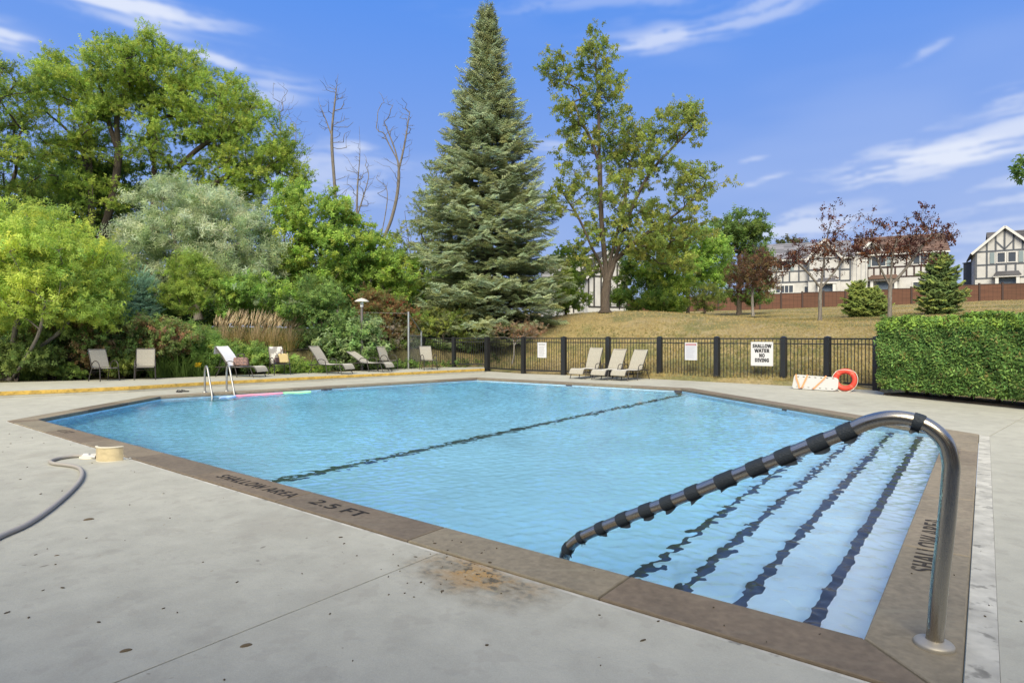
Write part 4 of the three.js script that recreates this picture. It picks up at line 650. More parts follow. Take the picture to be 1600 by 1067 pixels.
// ------------------------------------------------------------------ houses beyond the fence
function house(name, label, u, depth, turn, spec) {
  const p = D(u, 500, depth), y0 = height(p.x, depth), t = thing(name, label, 'house', V(p.x, y0, p.z), turn), { w, d, h, roofH, timber, roofC, gable, wins = [], beams = [], bars = [], porch } = spec;
  const wallM = mat([0.46, 0.46, 0.455], 0.9, { map: dtex(128, (a, b) => 0.9 + 0.14 * fbm(a, b, 8, 8, 4, 800), true, 0.3) }), tm = mat(timber, 0.8), rm = mat(roofC, 0.9, { map: dtex(256, (a, b, x, y) => 0.7 + 0.35 * hash2(x >> 3, y >> 2, 4) - (y % 8 < 1 ? 0.25 : 0), true, 0.25) }), glass = mat([0.05, 0.06, 0.075], 0.12), trim = mat([0.52, 0.52, 0.51], 0.6);
  const sh = new THREE.Shape(); if (gable) { sh.moveTo(-w / 2, 0); sh.lineTo(w / 2, 0); sh.lineTo(w / 2, h); sh.lineTo(0, h + roofH); sh.lineTo(-w / 2, h); } else { sh.moveTo(-w / 2, 0); sh.lineTo(w / 2, 0); sh.lineTo(w / 2, h); sh.lineTo(-w / 2, h); }
  sh.closePath(); part('wall', new THREE.ExtrudeGeometry(sh, { depth: d, bevelEnabled: false }).translate(0, 0, -d), wallM, t);
  const ov = 0.4, pitch = (a, b, len, z, name2) => { const dx = b[0] - a[0], dy = b[1] - a[1], L = Math.hypot(dx, dy), g = new THREE.BoxGeometry(L, 0.16, len).translate(L / 2, 0.08, 0).rotateZ(Math.atan2(dy, dx)).translate(a[0], a[1], z); return part('roof', g, rm, t); };
  if (gable) {
    const k = roofH / (w / 2); pitch([-w / 2 - ov, h - ov * k], [0, h + roofH], d + ov * 2, -d / 2); const g2 = part('roof', new THREE.BoxGeometry(Math.hypot(w / 2 + ov, roofH + ov * k), 0.16, d + ov * 2).translate(-Math.hypot(w / 2 + ov, roofH + ov * k) / 2, 0.08, 0).rotateZ(-Math.atan2(roofH, w / 2)).translate(w / 2 + ov, h - ov * k, -d / 2), rm, t);
    for (const s of [-1, 1]) part('barge_board', bar(V(s * (w / 2 + ov), h - ov * k + 0.02, ov + 0.03), V(0, h + roofH + 0.02, ov + 0.03), 0.06, 0.28), trim, t);
  } else {
    const L = Math.hypot(d / 2 + ov, roofH); for (const s of [1, -1]) part('roof', new THREE.BoxGeometry(w + ov * 2, 0.16, L).translate(0, 0.08, -s * L / 2).rotateX(s * Math.atan2(roofH, d / 2 + ov)).translate(0, h - 0.05, s > 0 ? ov : -d - ov), rm, t);
    for (const s of [-1, 1]) { const gs2 = new THREE.Shape(); gs2.moveTo(0, 0); gs2.lineTo(d, 0); gs2.lineTo(d / 2, roofH * d / (d + 2 * ov)); gs2.closePath(); part('gable_wall', new THREE.ExtrudeGeometry(gs2, { depth: 0.2, bevelEnabled: false }).rotateY(Math.PI / 2).translate(s * (w / 2 - 0.1) - 0.1, h + 0.01, 0), wallM, t); }
    part('eave_board', box(w + ov * 2, 0.18, 0.05, 0, h - 0.08, ov + 0.03), trim, t);
  }
  for (const [x0, yy0, x1, yy1, th] of beams) part('timber', bar(V(x0, yy0, 0.03), V(x1, yy1, 0.03), 0.06, th ?? 0.17), tm, t);
  for (const [x, y, ww, hh, n, shut] of wins) {
    const f = part('window', [box(ww + 0.2, 0.1, 0.1, x, y + hh / 2 + 0.05, 0.05), box(ww + 0.2, 0.1, 0.12, x, y - hh / 2 - 0.05, 0.06), box(0.1, hh, 0.1, x - ww / 2 - 0.05, y, 0.05), box(0.1, hh, 0.1, x + ww / 2 + 0.05, y, 0.05), ...Array.from({ length: (n ?? 2) - 1 }, (_, k) => box(0.08, hh, 0.09, x - ww / 2 + ww * (k + 1) / n, y, 0.05))], trim, t); part('pane', box(ww, hh, 0.02, x, y, 0.02), glass, f);
    if (shut) for (const s of [-1, 1]) part('shutter', box(0.42, hh + 0.15, 0.06, x + s * (ww / 2 + 0.34), y, 0.045), mat([0.17, 0.22, 0.24], 0.7), t);
  }
  if (porch) { const [x, y, ww] = porch; const c = part('porch_canopy', new THREE.CylinderGeometry(ww * 0.56, ww * 0.72, 0.5, 4, 1).rotateY(Math.PI / 4).scale(1, 1, 0.5).translate(x, y + 0.4, 0.5), rm, t); part('canopy_fascia', box(ww * 1.04, 0.22, 1.0, x, y + 0.06, 0.55), trim, t); for (const s of [-1, 1]) part('porch_column', box(0.32, y, 0.32, x + s * ww * 0.38, y / 2 - 0.05, 0.8), trim, t); part('door', box(1.6, 2.3, 0.08, x + 0.1, y - 1.3, 0.05), mat([0.1, 0.14, 0.2], 0.6), t); }
  return t;
}
{
  const grey = [0.07, 0.08, 0.1], dk = [0.035, 0.018, 0.018];
  const D1 = 74, m = PXM(D1);
  house('gable_house', 'half-timbered house with a steep front gable and grey shutters at far right', 1570, D1, -0.6, { w: 5.7, d: 9, h: 6.1, roofH: 2.75, timber: grey, roofC: [0.1, 0.1, 0.11], gable: true, porch: [0.2, 2.75, 2.6],
    beams: [[-2.75, 6.0, 2.75, 6.0], [-2.75, 4.35, 2.75, 4.35], [-2.75, 2.7, 2.75, 2.7], [-2.75, 2.6, -2.75, 6.0], [2.75, 2.6, 2.75, 6.0], ...[-1.7, -0.75, 0.16, 1.05, 1.95].map((x) => [x, 2.7, x, x > -0.9 && x < 1.2 ? 4.3 : 5.9]), ...[-1.7, -0.85, 0, 0.85, 1.7].map((x) => [x, 6.1, x, 6.1 + 2.65 - Math.abs(x) * 0.96]), [-0.85, 7.2, 0, 6.15, 0.15], [0.85, 7.2, 0, 6.15, 0.15]],
    wins: [[-0.33, 5.15, 0.7, 1.15, 1], [0.7, 5.15, 0.7, 1.15, 1]] });
  for (const s of [-1, 1]) { const g = scene.getObjectByName('gable_house'); part('shutter', box(0.42, 1.35, 0.06, 0.18 + s * 1.36, 5.15, 0.06), mat([0.17, 0.22, 0.24], 0.7), g); }
  house('long_house', 'grey-roofed house wing with dark gable end behind the gable house', 1655, 81, -0.6, { w: 14, d: 8, h: 6.6, roofH: 3.3, timber: grey, roofC: [0.09, 0.085, 0.09], gable: false, wins: [[-4, 4.8, 1.6, 1.2, 2]] });
  house('brown_roof_house', 'half-timbered house with brown roof behind the right red-leaved tree', 1408, 76, -0.48, { w: 9.2, d: 8, h: 6.2, roofH: 2.7, timber: dk, roofC: [0.15, 0.09, 0.065], gable: false, porch: [-1.9, 2.85, 3.4],
    beams: [[-4.5, 6.0, 4.5, 6.0], [-4.5, 4.55, 4.5, 4.55], [-4.5, 3.3, 4.5, 3.3], ...[-4.5, -3.6, -1.4, 0.6, 2.9, 4.5].map((x) => [x, 3.3, x, 6.0]), ...[-2.9, -2.2, -0.6, 1.4, 2.1, 3.6].map((x) => [x, 3.3, x, 4.5])],
    wins: [[-2.4, 5.3, 1.5, 1.1, 2, true], [2.0, 5.3, 1.4, 1.1, 2], [2.6, 1.9, 2.6, 1.2, 3], [-3.9, 1.9, 0.8, 1.2, 1]] });
  house('side_gable_house', 'small white half-timbered gable wing on the brown-roofed house, left of it', 1362, 77.9, -0.48, { w: 3.4, d: 5, h: 6.2, roofH: 1.9, timber: dk, roofC: [0.15, 0.09, 0.065], gable: true, beams: [[-1.65, 6.1, 1.65, 6.1], [-1.65, 4.6, 1.65, 4.6], [-1.65, 3.2, 1.65, 3.2], [-1.65, 3.2, -1.65, 6.1], [1.65, 3.2, 1.65, 6.1], [0, 6.1, 0, 7.7]] });
  house('grey_roof_house', 'white half-timbered house with grey roof behind the left red-leaved tree', 1262, 78, -0.38, { w: 9.9, d: 8, h: 6.0, roofH: 2.6, timber: grey, roofC: [0.2, 0.2, 0.225], gable: false,
    beams: [[-4.85, 5.9, 4.85, 5.9], [-4.85, 4.5, 4.85, 4.5], [-4.85, 3.1, 4.85, 3.1], ...[-4.85, -3.7, -2.9, -2.1, -1.0, 0.6, 2.2, 3.6, 4.85].map((x) => [x, 3.1, x, Math.abs(x + 2.9) < 0.1 ? 4.4 : 5.9])], wins: [[-2.9, 5.2, 1.5, 1.15, 2, true], [1.6, 5.2, 1.5, 1.15, 2, true], [-2.7, 2.2, 2.0, 0.9, 4], [0.2, 2.0, 1.1, 0.9, 1]] });
  house('front_gable_wing', 'white gable wing in the middle of the grey-roofed house', 1288, 76.5, -0.38, { w: 3.6, d: 5, h: 6.0, roofH: 2.3, timber: grey, roofC: [0.12, 0.12, 0.14], gable: true, porch: [0.2, 2.7, 2.2], beams: [[-1.75, 5.9, 1.75, 5.9], [-1.75, 4.5, 1.75, 4.5], [-1.75, 3.1, 1.75, 3.1], [-1.75, 3.1, -1.75, 5.9], [1.75, 3.1, 1.75, 5.9], [0, 3.1, 0, 8.1]] });
  house('siding_house', 'pale grey house end standing right of the grey-roofed house', 1325, 77.4, -0.38, { w: 4.4, d: 7, h: 6.6, roofH: 1.2, timber: [0.3, 0.31, 0.34], roofC: [0.12, 0.12, 0.14], gable: false, beams: Array.from({ length: 9 }, (_, i) => [-2 + i * 0.5, 0.2, -2 + i * 0.5, 6.4, 0.05]) });
  house('left_timber_house', 'white house with tall dark timbers half hidden behind the big trunk', 914, 72, 0.35, { w: 4.6, d: 8, h: 7.0, roofH: 0.6, timber: [0.03, 0.028, 0.03], roofC: [0.06, 0.06, 0.07], gable: false, beams: [[-2.2, 7, 2.2, 7], [-2.2, 5.2, 2.2, 5.2], [-2.2, 2.6, 2.2, 2.6], ...[-2.2, -1.5, -0.5, 0.5, 1.6, 2.2].map((x) => [x, 0.4, x, 7])] });
  house('left_gable_wing', 'low white gable wing beside the tall timbered house behind the trunk', 950, 70, 0.35, { w: 5.2, d: 6, h: 4.6, roofH: 2.9, timber: [0.03, 0.028, 0.03], roofC: [0.06, 0.06, 0.07], gable: true, beams: [[-2.5, 4.5, 2.5, 4.5], [-2.5, 1.0, 2.5, 1.0], ...[-2.5, -1.8, -0.9, 0.3, 1.2, 2.5].map((x) => [x, 1.0, x, 4.5 + (2.5 - Math.abs(x)) * 1.05])], wins: [[-0.3, 3.6, 0.8, 1.2, 1], [-0.3, 2.0, 0.8, 1.0, 1]] });
  const p = D(1521, 440, 82), t = thing('dark_shed', 'small flat dark grey block between the pine and the gable house', 'building', V(p.x, height(p.x, 82), p.z)); part('wall', box(1.1, 5.1, 2, 0, 2.55, 0), mat([0.06, 0.065, 0.075], 0.8), t); part('flat_roof', box(1.25, 0.12, 2.2, 0, 5.16, 0), mat([0.04, 0.045, 0.05], 0.8), t);
}

// ------------------------------------------------------------------ unseen brick building, added behind the viewer to shade the near deck
{
  const t = thing('added_brick_building', 'unseen long brown brick building added behind the viewer to shade the near deck', 'building', [0, 0, 2.6], -0.09), H = 4.7, W = 46, brick = mat([0.2, 0.135, 0.095], 0.9, { map: dtex(256, (u, v, x, y) => { const r = Math.floor(y / 16), bx = (x + (r % 2) * 16) % 32; return y % 16 < 2 || bx < 2 ? 1.25 : 0.75 + 0.4 * hash2(Math.floor((x + (r % 2) * 16) / 32), r, 3); }, true, 1.0), bumpMap: concreteB, bumpScale: 0.01 }), glass = mat([0.05, 0.06, 0.07], 0.1), tr = mat([0.2, 0.19, 0.18], 0.5);
  part('wall', box(W, H, 6, 0, H / 2, 3.02), brick, t); part('roof', box(W + 1.2, 0.3, 7.4, 0, H + 0.15, 3), mat([0.12, 0.11, 0.1], 0.9), t);
  for (let i = -7; i <= 7; i++) { if (i % 4 === 1) { const d = part('door', box(1.1, 2.2, 0.08, i * 3, 1.12, 0), tr, t); part('handle', box(0.04, 0.2, 0.06, i * 3 + 0.42, 1.1, -0.06), M.galv, d); } else { const f = part('window', [box(1.8, 0.08, 0.1, i * 3, 2.45, 0), box(1.8, 0.08, 0.12, i * 3, 0.95, 0), box(0.08, 1.42, 0.1, i * 3 - 0.86, 1.7, 0), box(0.08, 1.42, 0.1, i * 3 + 0.86, 1.7, 0)], tr, t); part('pane', box(1.64, 1.42, 0.03, i * 3, 1.7, 0.005), glass, f); } }
}
// ------------------------------------------------------------------ trees and shrubs
const SP = {
  small: sprig(101, 14, 0.34, 0.05, 0.11, 1.0, 0.3), fine: sprig(102, 20, 0.4, 0.038, 0.12, 1.15, 0.35), broad: sprig(103, 12, 0.36, 0.085, 0.14, 1.1, 0.4),
  long: sprig(104, 16, 0.42, 0.035, 0.16, 0.9, 0.55), sparse: sprig(105, 7, 0.34, 0.08, 0.13, 1.2, 0.5), big: sprig(106, 9, 0.3, 0.11, 0.18, 1.15, 0.5), tiny: sprig(107, 16, 0.22, 0.03, 0.06, 1.2, 0.3),
};
const LM = leafM([1, 1, 1], 0.55);
// A woody plant. stems: lists of points in metres from its base; blobs: [centre, radii, number of twig ends].
function plant(name, label, category, base, o) {
  const t = thing(name, label, category, base, 0, o.group), R = rng(o.seed), nodes = [];
  const addNode = (p, par) => { nodes.push({ p, par, tips: 0 }); return nodes.length - 1; };
  for (const st of o.stems) {
    const c = curve(st, Math.max(4, Math.ceil(new THREE.CatmullRomCurve3(st).getLength() / 0.35))); let par = -1;
    if (o.stems[0] !== st) { let b = 1e9; nodes.forEach((n, i) => { const d = n.p.distanceTo(c[0]); if (d < b) { b = d; par = i; } }); if (b > 0.8) par = -1; }
    c.forEach((p, i) => { if (i === 0 && par >= 0 && nodes[par].p.distanceTo(p) < 0.05) return; par = addNode(p.clone(), par); });
  }
  const tips = [];
  for (const [c, r, n, lean] of o.blobs) for (let i = 0; i < n * (o.many ?? 1); i++) {
    let v; do v = V(R() * 2 - 1, R() * 2 - 1, R() * 2 - 1); while (v.length() > 1 || v.length() < (o.hollow ?? 0.25)); const k = Math.pow(v.length(), o.shell ?? 0.6) / v.length(); v.multiplyScalar(k);
    const f = 1 + (o.ragged ?? 0.12) * (R() * 2 - 1); tips.push(V(c[0] + v.x * r[0] * f, c[1] + v.y * r[1] * f, c[2] + v.z * r[2] * f));
  }
  const starts = nodes.map((n) => n.p); const near = (p) => { let b = 1e9; for (const s of starts) b = Math.min(b, s.distanceToSquared(p)); return b; };
  tips.map((p) => [near(p), p]).sort((a, b) => a[0] - b[0]).forEach(([, p]) => {
    let b = 0, bd = 1e9; for (let i = 0; i < nodes.length; i++) { const n = nodes[i], d = n.p.distanceTo(p) + Math.max(0, n.p.y - p.y + 0.1) * (o.upward ?? 0.9) + (n.depth ?? 0) * 0.02; if (d < bd && n.p.y > (o.clear ?? 0)) { bd = d; b = i; } }
    const a = nodes[b].p, L = a.distanceTo(p), n = Math.max(1, Math.ceil(L / 0.45)), mid = a.clone().lerp(p, 0.5).add(V((R() - 0.5) * L * 0.15, L * (o.arch ?? 0.1), (R() - 0.5) * L * 0.15)); let par = b;
    for (let k = 1; k <= n; k++) { const q = k / n, x = a.clone().multiplyScalar((1 - q) * (1 - q)).addScaledVector(mid, 2 * q * (1 - q)).addScaledVector(p, q * q); if (k < n) x.add(V((R() - 0.5) * 0.08, (R() - 0.5) * 0.08, (R() - 0.5) * 0.08)); par = addNode(x, par); nodes[par].depth = (nodes[b].depth ?? 0) + 1; }
    nodes[par].tip = true; nodes[par].from = par > 0 ? nodes[nodes[par].par].p : a;
  });
  for (const n of nodes) if (n.tip) { let k = n; for (;;) { k.tips++; if (k.par < 0) break; k = nodes[k.par]; } }
  const r0 = o.r0 ?? 0.012, root = Math.max(...nodes.map((n) => n.tips)), rad = (n) => Math.max(r0, o.trunk * Math.pow(Math.max(1, n.tips) / root, 0.5));
  // tubes: from every end back to a node that is drawn
  const drawn = new Set(), wood = [], kids = nodes.map(() => 0); nodes.forEach((n) => { if (n.par >= 0) kids[n.par]++; });
  const ends = nodes.map((n, i) => i).filter((i) => !kids[i]).sort((a, b) => nodes[b].p.y - nodes[a].p.y);
  for (const e of ends) { const path = []; let i = e; for (;;) { path.push(i); if (drawn.has(i) || nodes[i].par < 0) { drawn.add(i); break; } drawn.add(i); i = nodes[i].par; } path.reverse(); if (path.length < 2) continue; const isRoot = nodes[path[0]].par < 0; const lastR = rad(nodes[path[path.length - 1]]), rr = path.map((j, k) => k === 0 && !isRoot ? Math.min(rad(nodes[j]), rad(nodes[path[1]])) : rad(nodes[j])); rr[rr.length - 1] = lastR * 0.5; if (isRoot) { rr[0] *= o.flare ?? 1.35; if (rr.length > 2) rr[1] *= 1.08; } wood.push(tube(path.map((j) => nodes[j].p), rr, rr[0] > 0.08 ? 9 : rr[0] > 0.03 ? 6 : 4)); }
  part(o.trunkName ?? 'trunk', wood, o.bark ?? M.bark, t);
  // foliage
  if (o.leaf) {
    const list = [];
    for (const n of nodes) if (n.tip) {
      const dir = n.p.clone().sub(n.from).normalize(), c = pick2(o.colors, R), gain = 1 + (R() - 0.5) * 0.3;
      for (let k = 0; k < o.per; k++) {
        const g = () => (R() + R() + R() - 1.5) / 1.5, p = n.p.clone().add(V(g() * o.spread, g() * o.spread * (o.flat ?? 0.7), g() * o.spread)); if (R() < 0.25) p.lerp(n.from, R());
        const d = V((R() - 0.5) * 1.8, (R() - 0.5) * 1.4 + (o.up ?? 0.4), (R() - 0.5) * 1.8).addScaledVector(dir, 0.5).normalize();
        const cc = R() < 0.7 ? c : pick2(o.colors, R); list.push([place(p, d, R() * 6.28, (o.size ?? 1) * (0.7 + R() * 0.6)), tint([cc[0] * gain * 1.4, cc[1] * gain * 1.36, cc[2] * gain * 1.35], R, 0.2, 0.08)]);
      }
    }
    fill(t, 'crown', o.leaf, o.leafMat ?? LM, list); t.userData.n = undefined; delete t.userData.n; plant.count = (plant.count ?? 0) + list.length;
  }
  return t;
}
// shape helpers: picture ellipses turned into metres about a base
function el(base, depth, u, v, ru, rv, n, rz) { const c = D(u, v, depth), s = PXM(depth); return [[c.x - base.x, c.y - base.y, c.z - base.z], [ru * s, rv * s, rz ?? Math.min(ru, rv * 1.3) * s], n]; }
function stem(base, depth, list) { return list.map(([u, v, dz = 0]) => { const p = D(u, v, depth + dz); return p.sub(base); }); }
const gb = (u, depth, dy = -0.05) => { const r = ray(u, 500), x = r.x / -r.z * depth; return V(x, height(x, depth) + dy, -depth); };

// colours of leaves
const LIME = [[0.355, 0.454, 0.083], [0.423, 0.5, 0.091], [0.302, 0.409, 0.076], [0.242, 0.363, 0.076]];
const MID = [[0.219, 0.324, 0.052], [0.271, 0.367, 0.061], [0.166, 0.263, 0.049], [0.315, 0.385, 0.07]];
const DEEP = [[0.115, 0.202, 0.048], [0.163, 0.259, 0.058], [0.096, 0.163, 0.042]];
const FRESH = [[0.225, 0.36, 0.068], [0.285, 0.42, 0.075], [0.18, 0.3, 0.06]];
const SILVER = [[0.372, 0.442, 0.276], [0.304, 0.386, 0.214], [0.442, 0.497, 0.344], [0.235, 0.318, 0.152]];
const OLIVE = [[0.156, 0.207, 0.048], [0.204, 0.248, 0.054], [0.126, 0.179, 0.041], [0.24, 0.262, 0.068]];
const RUST = [[0.13, 0.06, 0.03], [0.1, 0.045, 0.03], [0.16, 0.09, 0.04]];
const WINE = [[0.053, 0.021, 0.018], [0.075, 0.031, 0.021], [0.039, 0.018, 0.018], [0.115, 0.049, 0.022]];

{ // left foreground multi-stem tree
  const d = 19.7, b = gb(12, d);
  plant('lime_tree', 'multi-stemmed lime green tree leaning over the terrace at the far left', 'tree', b, { seed: 1, trunk: 0.13, bark: M.barkGrey, leaf: SP.fine, per: 17, many: 1.15, spread: 0.62, flat: 0.5, size: 0.88, colors: LIME, up: 0.1, arch: 0.2, clear: 0.6,
    stems: [stem(b, d, [[16, 593], [16, 560], [22, 520], [32, 470], [40, 420]]), stem(b, d, [[16, 591], [30, 572], [58, 545], [85, 525], [105, 505], [120, 470]]), stem(b, d, [[14, 592], [2, 560], [-14, 520], [-30, 470]]), stem(b, d, [[18, 592, -0.2], [36, 565, -0.6], [60, 520, -1], [70, 470, -1.4]])],
    blobs: [el(b, d, 20, 375, 75, 60, 95, 2.2), el(b, d, 90, 415, 75, 62, 100, 2.2), el(b, d, -70, 400, 80, 75, 60, 2.2), el(b, d, 60, 465, 80, 48, 70, 2.4), el(b, d, 125, 470, 48, 42, 45, 1.6), el(b, d, -40, 480, 60, 40, 36, 2)] });
}
{ // tall trees behind on the left
  const d = 37, b = gb(135, d);
  plant('locust_tree', 'tall broad green tree with forked dark trunks, biggest crown at upper left', 'tree', b, { seed: 2, trunk: 0.3, leaf: SP.small, per: 21, many: 1.35, spread: 0.9, flat: 0.55, size: 1.02, colors: MID, clear: 3,
    stems: [stem(b, d, [[150, 520], [146, 430], [142, 330], [140, 245], [120, 190]]), stem(b, d, [[142, 300], [128, 235], [105, 205], [90, 190]]), stem(b, d, [[146, 400], [170, 330], [184, 250], [182, 190], [190, 150]]), stem(b, d, [[184, 240], [165, 180], [150, 150]])],
    blobs: [el(b, d, 150, 130, 78, 52, 75, 3.2), el(b, d, 110, 175, 62, 70, 60, 3), el(b, d, 200, 115, 55, 45, 50, 3), el(b, d, 95, 255, 50, 42, 22, 2.5), el(b, d, 180, 210, 60, 55, 50, 3), el(b, d, 95, 110, 28, 22, 12, 2), el(b, d, 140, 340, 80, 70, 60, 2.5), el(b, d, 245, 80, 16, 28, 9, 1.5)] });
}
{
  const d = 38.5, b = gb(240, d);
  plant('locust_tree', 'tall green tree with a straight central trunk, right of the biggest crown', 'tree', b, { seed: 3, trunk: 0.3, leaf: SP.small, per: 21, many: 1.35, spread: 0.9, flat: 0.55, size: 1.02, colors: MID, clear: 3,
    stems: [stem(b, d, [[240, 520], [240, 400], [241, 300], [240, 210], [248, 160]]), stem(b, d, [[240, 260], [232, 200], [250, 185], [278, 178]]), stem(b, d, [[241, 300], [300, 240], [350, 205]]), stem(b, d, [[242, 350], [330, 290], [400, 250]])],
    blobs: [el(b, d, 275, 135, 70, 48, 66, 3), el(b, d, 330, 175, 72, 58, 72, 3), el(b, d, 385, 215, 62, 58, 60, 3), el(b, d, 300, 225, 75, 60, 60, 3), el(b, d, 420, 275, 58, 50, 50, 2.6), el(b, d, 340, 290, 70, 45, 46, 2.6), el(b, d, 445, 235, 30, 34, 14, 2), el(b, d, 375, 148, 22, 22, 10, 1.5), el(b, d, 300, 90, 14, 22, 5, 1)] });
}
{
  const d = 33, b = gb(-20, d);
  plant('shade_tree', 'green tree cut by the left picture edge, behind the lime tree', 'tree', b, { seed: 4, trunk: 0.26, leaf: SP.small, per: 15, spread: 0.8, size: 1.1, colors: [...MID, ...DEEP, [0.15, 0.2, 0.035]], clear: 2.5,
    stems: [stem(b, d, [[-20, 520], [-22, 400], [-20, 300], [-10, 200]]), stem(b, d, [[-21, 360], [20, 280], [30, 210]])],
    blobs: [el(b, d, 10, 165, 40, 65, 55, 2.6), el(b, d, -40, 190, 60, 90, 50, 3), el(b, d, 25, 260, 42, 50, 48, 2.6), el(b, d, 10, 330, 60, 40, 50, 2.6), el(b, d, -60, 320, 60, 70, 40, 3)] });
}
{
  const d = 40, b = gb(120, d);
  plant('understory_tree', 'dark green understory tree under the tall crowns behind the silver tree', 'tree', b, { seed: 5, trunk: 0.16, leaf: SP.broad, per: 16, spread: 0.9, size: 1.2, colors: DEEP, clear: 1.5,
    stems: [stem(b, d, [[120, 520], [122, 440], [118, 360], [120, 310]])], many: 1.2, blobs: [el(b, d, 110, 285, 70, 40, 50, 2.4), el(b, d, 200, 290, 60, 40, 44, 2.4), el(b, d, 95, 345, 70, 48, 55, 2.6), el(b, d, 160, 390, 70, 50, 55, 2.6), el(b, d, 60, 410, 60, 50, 40, 2.6), el(b, d, 200, 330, 42, 40, 26, 2)] });
}
{
  const d = 27.5, b = gb(310, d);
  plant('silver_tree', 'silvery grey-leaved rounded tree in the middle of the planted bank', 'tree', b, { seed: 6, trunk: 0.16, bark: M.barkGrey, leaf: SP.long, per: 15, spread: 0.55, size: 0.95, colors: SILVER, up: 0, arch: 0.25, clear: 0.8,
    stems: [stem(b, d, [[310, 500], [300, 450], [280, 400], [265, 350]]), stem(b, d, [[309, 480], [335, 420], [355, 370]])],
    blobs: [el(b, d, 275, 345, 72, 55, 80, 2.3), el(b, d, 345, 350, 62, 52, 72, 2.2), el(b, d, 230, 385, 42, 48, 36, 1.8), el(b, d, 395, 395, 46, 48, 48, 2), el(b, d, 310, 400, 80, 50, 60, 2.3), el(b, d, 370, 440, 60, 36, 34, 2), el(b, d, 265, 300, 26, 16, 10, 1)] });
}
{
  const d = 30, b = gb(505, d);
  plant('maple_tree', 'bright mid green tree right of the silver tree', 'tree', b, { seed: 7, trunk: 0.16, leaf: SP.broad, per: 16, many: 1.15, spread: 0.6, size: 0.85, colors: [...FRESH, ...MID], clear: 1,
    stems: [stem(b, d, [[505, 520], [506, 450], [500, 390], [498, 340]])],
    blobs: [el(b, d, 500, 345, 55, 45, 55, 2.2), el(b, d, 455, 370, 36, 46, 34, 2), el(b, d, 545, 390, 46, 48, 46, 2.2), el(b, d, 500, 420, 66, 46, 58, 2.4), el(b, d, 455, 310, 30, 30, 14, 1.6), el(b, d, 440, 440, 46, 40, 36, 2)] });
}
{
  const d = 31, b = gb(600, d);
  plant('bank_tree', 'leafy yellow green tree between the maple and the spruce skirt', 'tree', b, { seed: 8, trunk: 0.12, leaf: SP.broad, per: 16, many: 1.15, spread: 0.6, size: 0.85, colors: [...FRESH, [0.18, 0.24, 0.05], ...MID], clear: 0.8,
    stems: [stem(b, d, [[600, 520], [598, 470], [592, 420]])], blobs: [el(b, d, 590, 405, 44, 34, 42, 2), el(b, d, 620, 440, 44, 40, 46, 2), el(b, d, 570, 450, 44, 40, 40, 2), el(b, d, 600, 490, 60, 34, 38, 2)] });
}
{
  const d = 36, b = gb(680, d);
  plant('slender_tree', 'thin airy olive tree seen left of the spruce against the sky', 'tree', b, { seed: 9, trunk: 0.12, leaf: SP.small, per: 8, spread: 0.6, size: 1, colors: OLIVE, clear: 1.5, hollow: 0.1, shell: 0.9,
    stems: [stem(b, d, [[660, 520], [648, 440], [640, 390], [632, 330]]), stem(b, d, [[650, 450], [675, 380], [690, 300], [688, 260]])], blobs: [el(b, d, 690, 285, 40, 40, 36, 2), el(b, d, 665, 340, 36, 46, 34, 2), el(b, d, 640, 385, 26, 40, 20, 1.6), el(b, d, 690, 370, 40, 60, 46, 2)] });
}
{ // bare dead trees
  const bare = (label, u, d, list, blobs, seed, r, bk) => { const b = gb(u, d); plant('bare_tree', label, 'tree', b, { seed, trunk: r, r0: 0.009, bark: bk ?? M.barkGrey, stems: list.map((s) => stem(b, d, s)), many: 4.5, blobs: blobs.map((q) => el(b, d, ...q)), arch: -0.12, upward: 2.5, clear: 5, ragged: 0.3, group: undefined }); };
  bare('tallest bare dead tree with a straight pale trunk behind the maple', 528, 46, [[[528, 520], [527, 400], [523, 300], [518, 215], [524, 150], [528, 115]], [[519, 215], [508, 185], [500, 165]]], [[505, 165, 16, 40, 8, 1], [536, 190, 16, 50, 8, 1], [530, 150, 14, 30, 5, 0.8], [545, 310, 20, 40, 6, 1]], 20, 0.13);
  bare('bare dead tree with a leaning grey trunk, shortest of the dead trees', 558, 47, [[[556, 520], [556, 400], [558, 300], [562, 240], [561, 197]], [[557, 340], [575, 280], [572, 260]], [[540, 520], [548, 350], [556, 310]]], [[556, 270, 26, 46, 12, 1.2], [575, 290, 14, 40, 6, 1]], 21, 0.1);
  bare('bare dead tree with upswept forked branches left of the spruce', 605, 47, [[[560, 520], [590, 400], [612, 340], [622, 290], [620, 245], [600, 190]], [[622, 270], [632, 225], [640, 175]], [[580, 440], [605, 310], [588, 278]], [[621, 250], [606, 222], [597, 200]]], [[600, 185, 14, 40, 8, 1], [625, 190, 14, 40, 9, 1], [638, 215, 12, 46, 8, 1], [605, 280, 24, 40, 8, 1.2]], 22, 0.13);
  bare('bare dead tree with faint thin branches above the green crown', 440, 48, [[[450, 520], [444, 380], [440, 260], [436, 170]], [[442, 290], [460, 230], [462, 190]]], [[434, 150, 10, 34, 7, 0.8], [448, 160, 10, 30, 6, 0.8], [466, 200, 14, 34, 7, 0.8], [480, 235, 14, 26, 5, 0.8]], 23, 0.07);
}
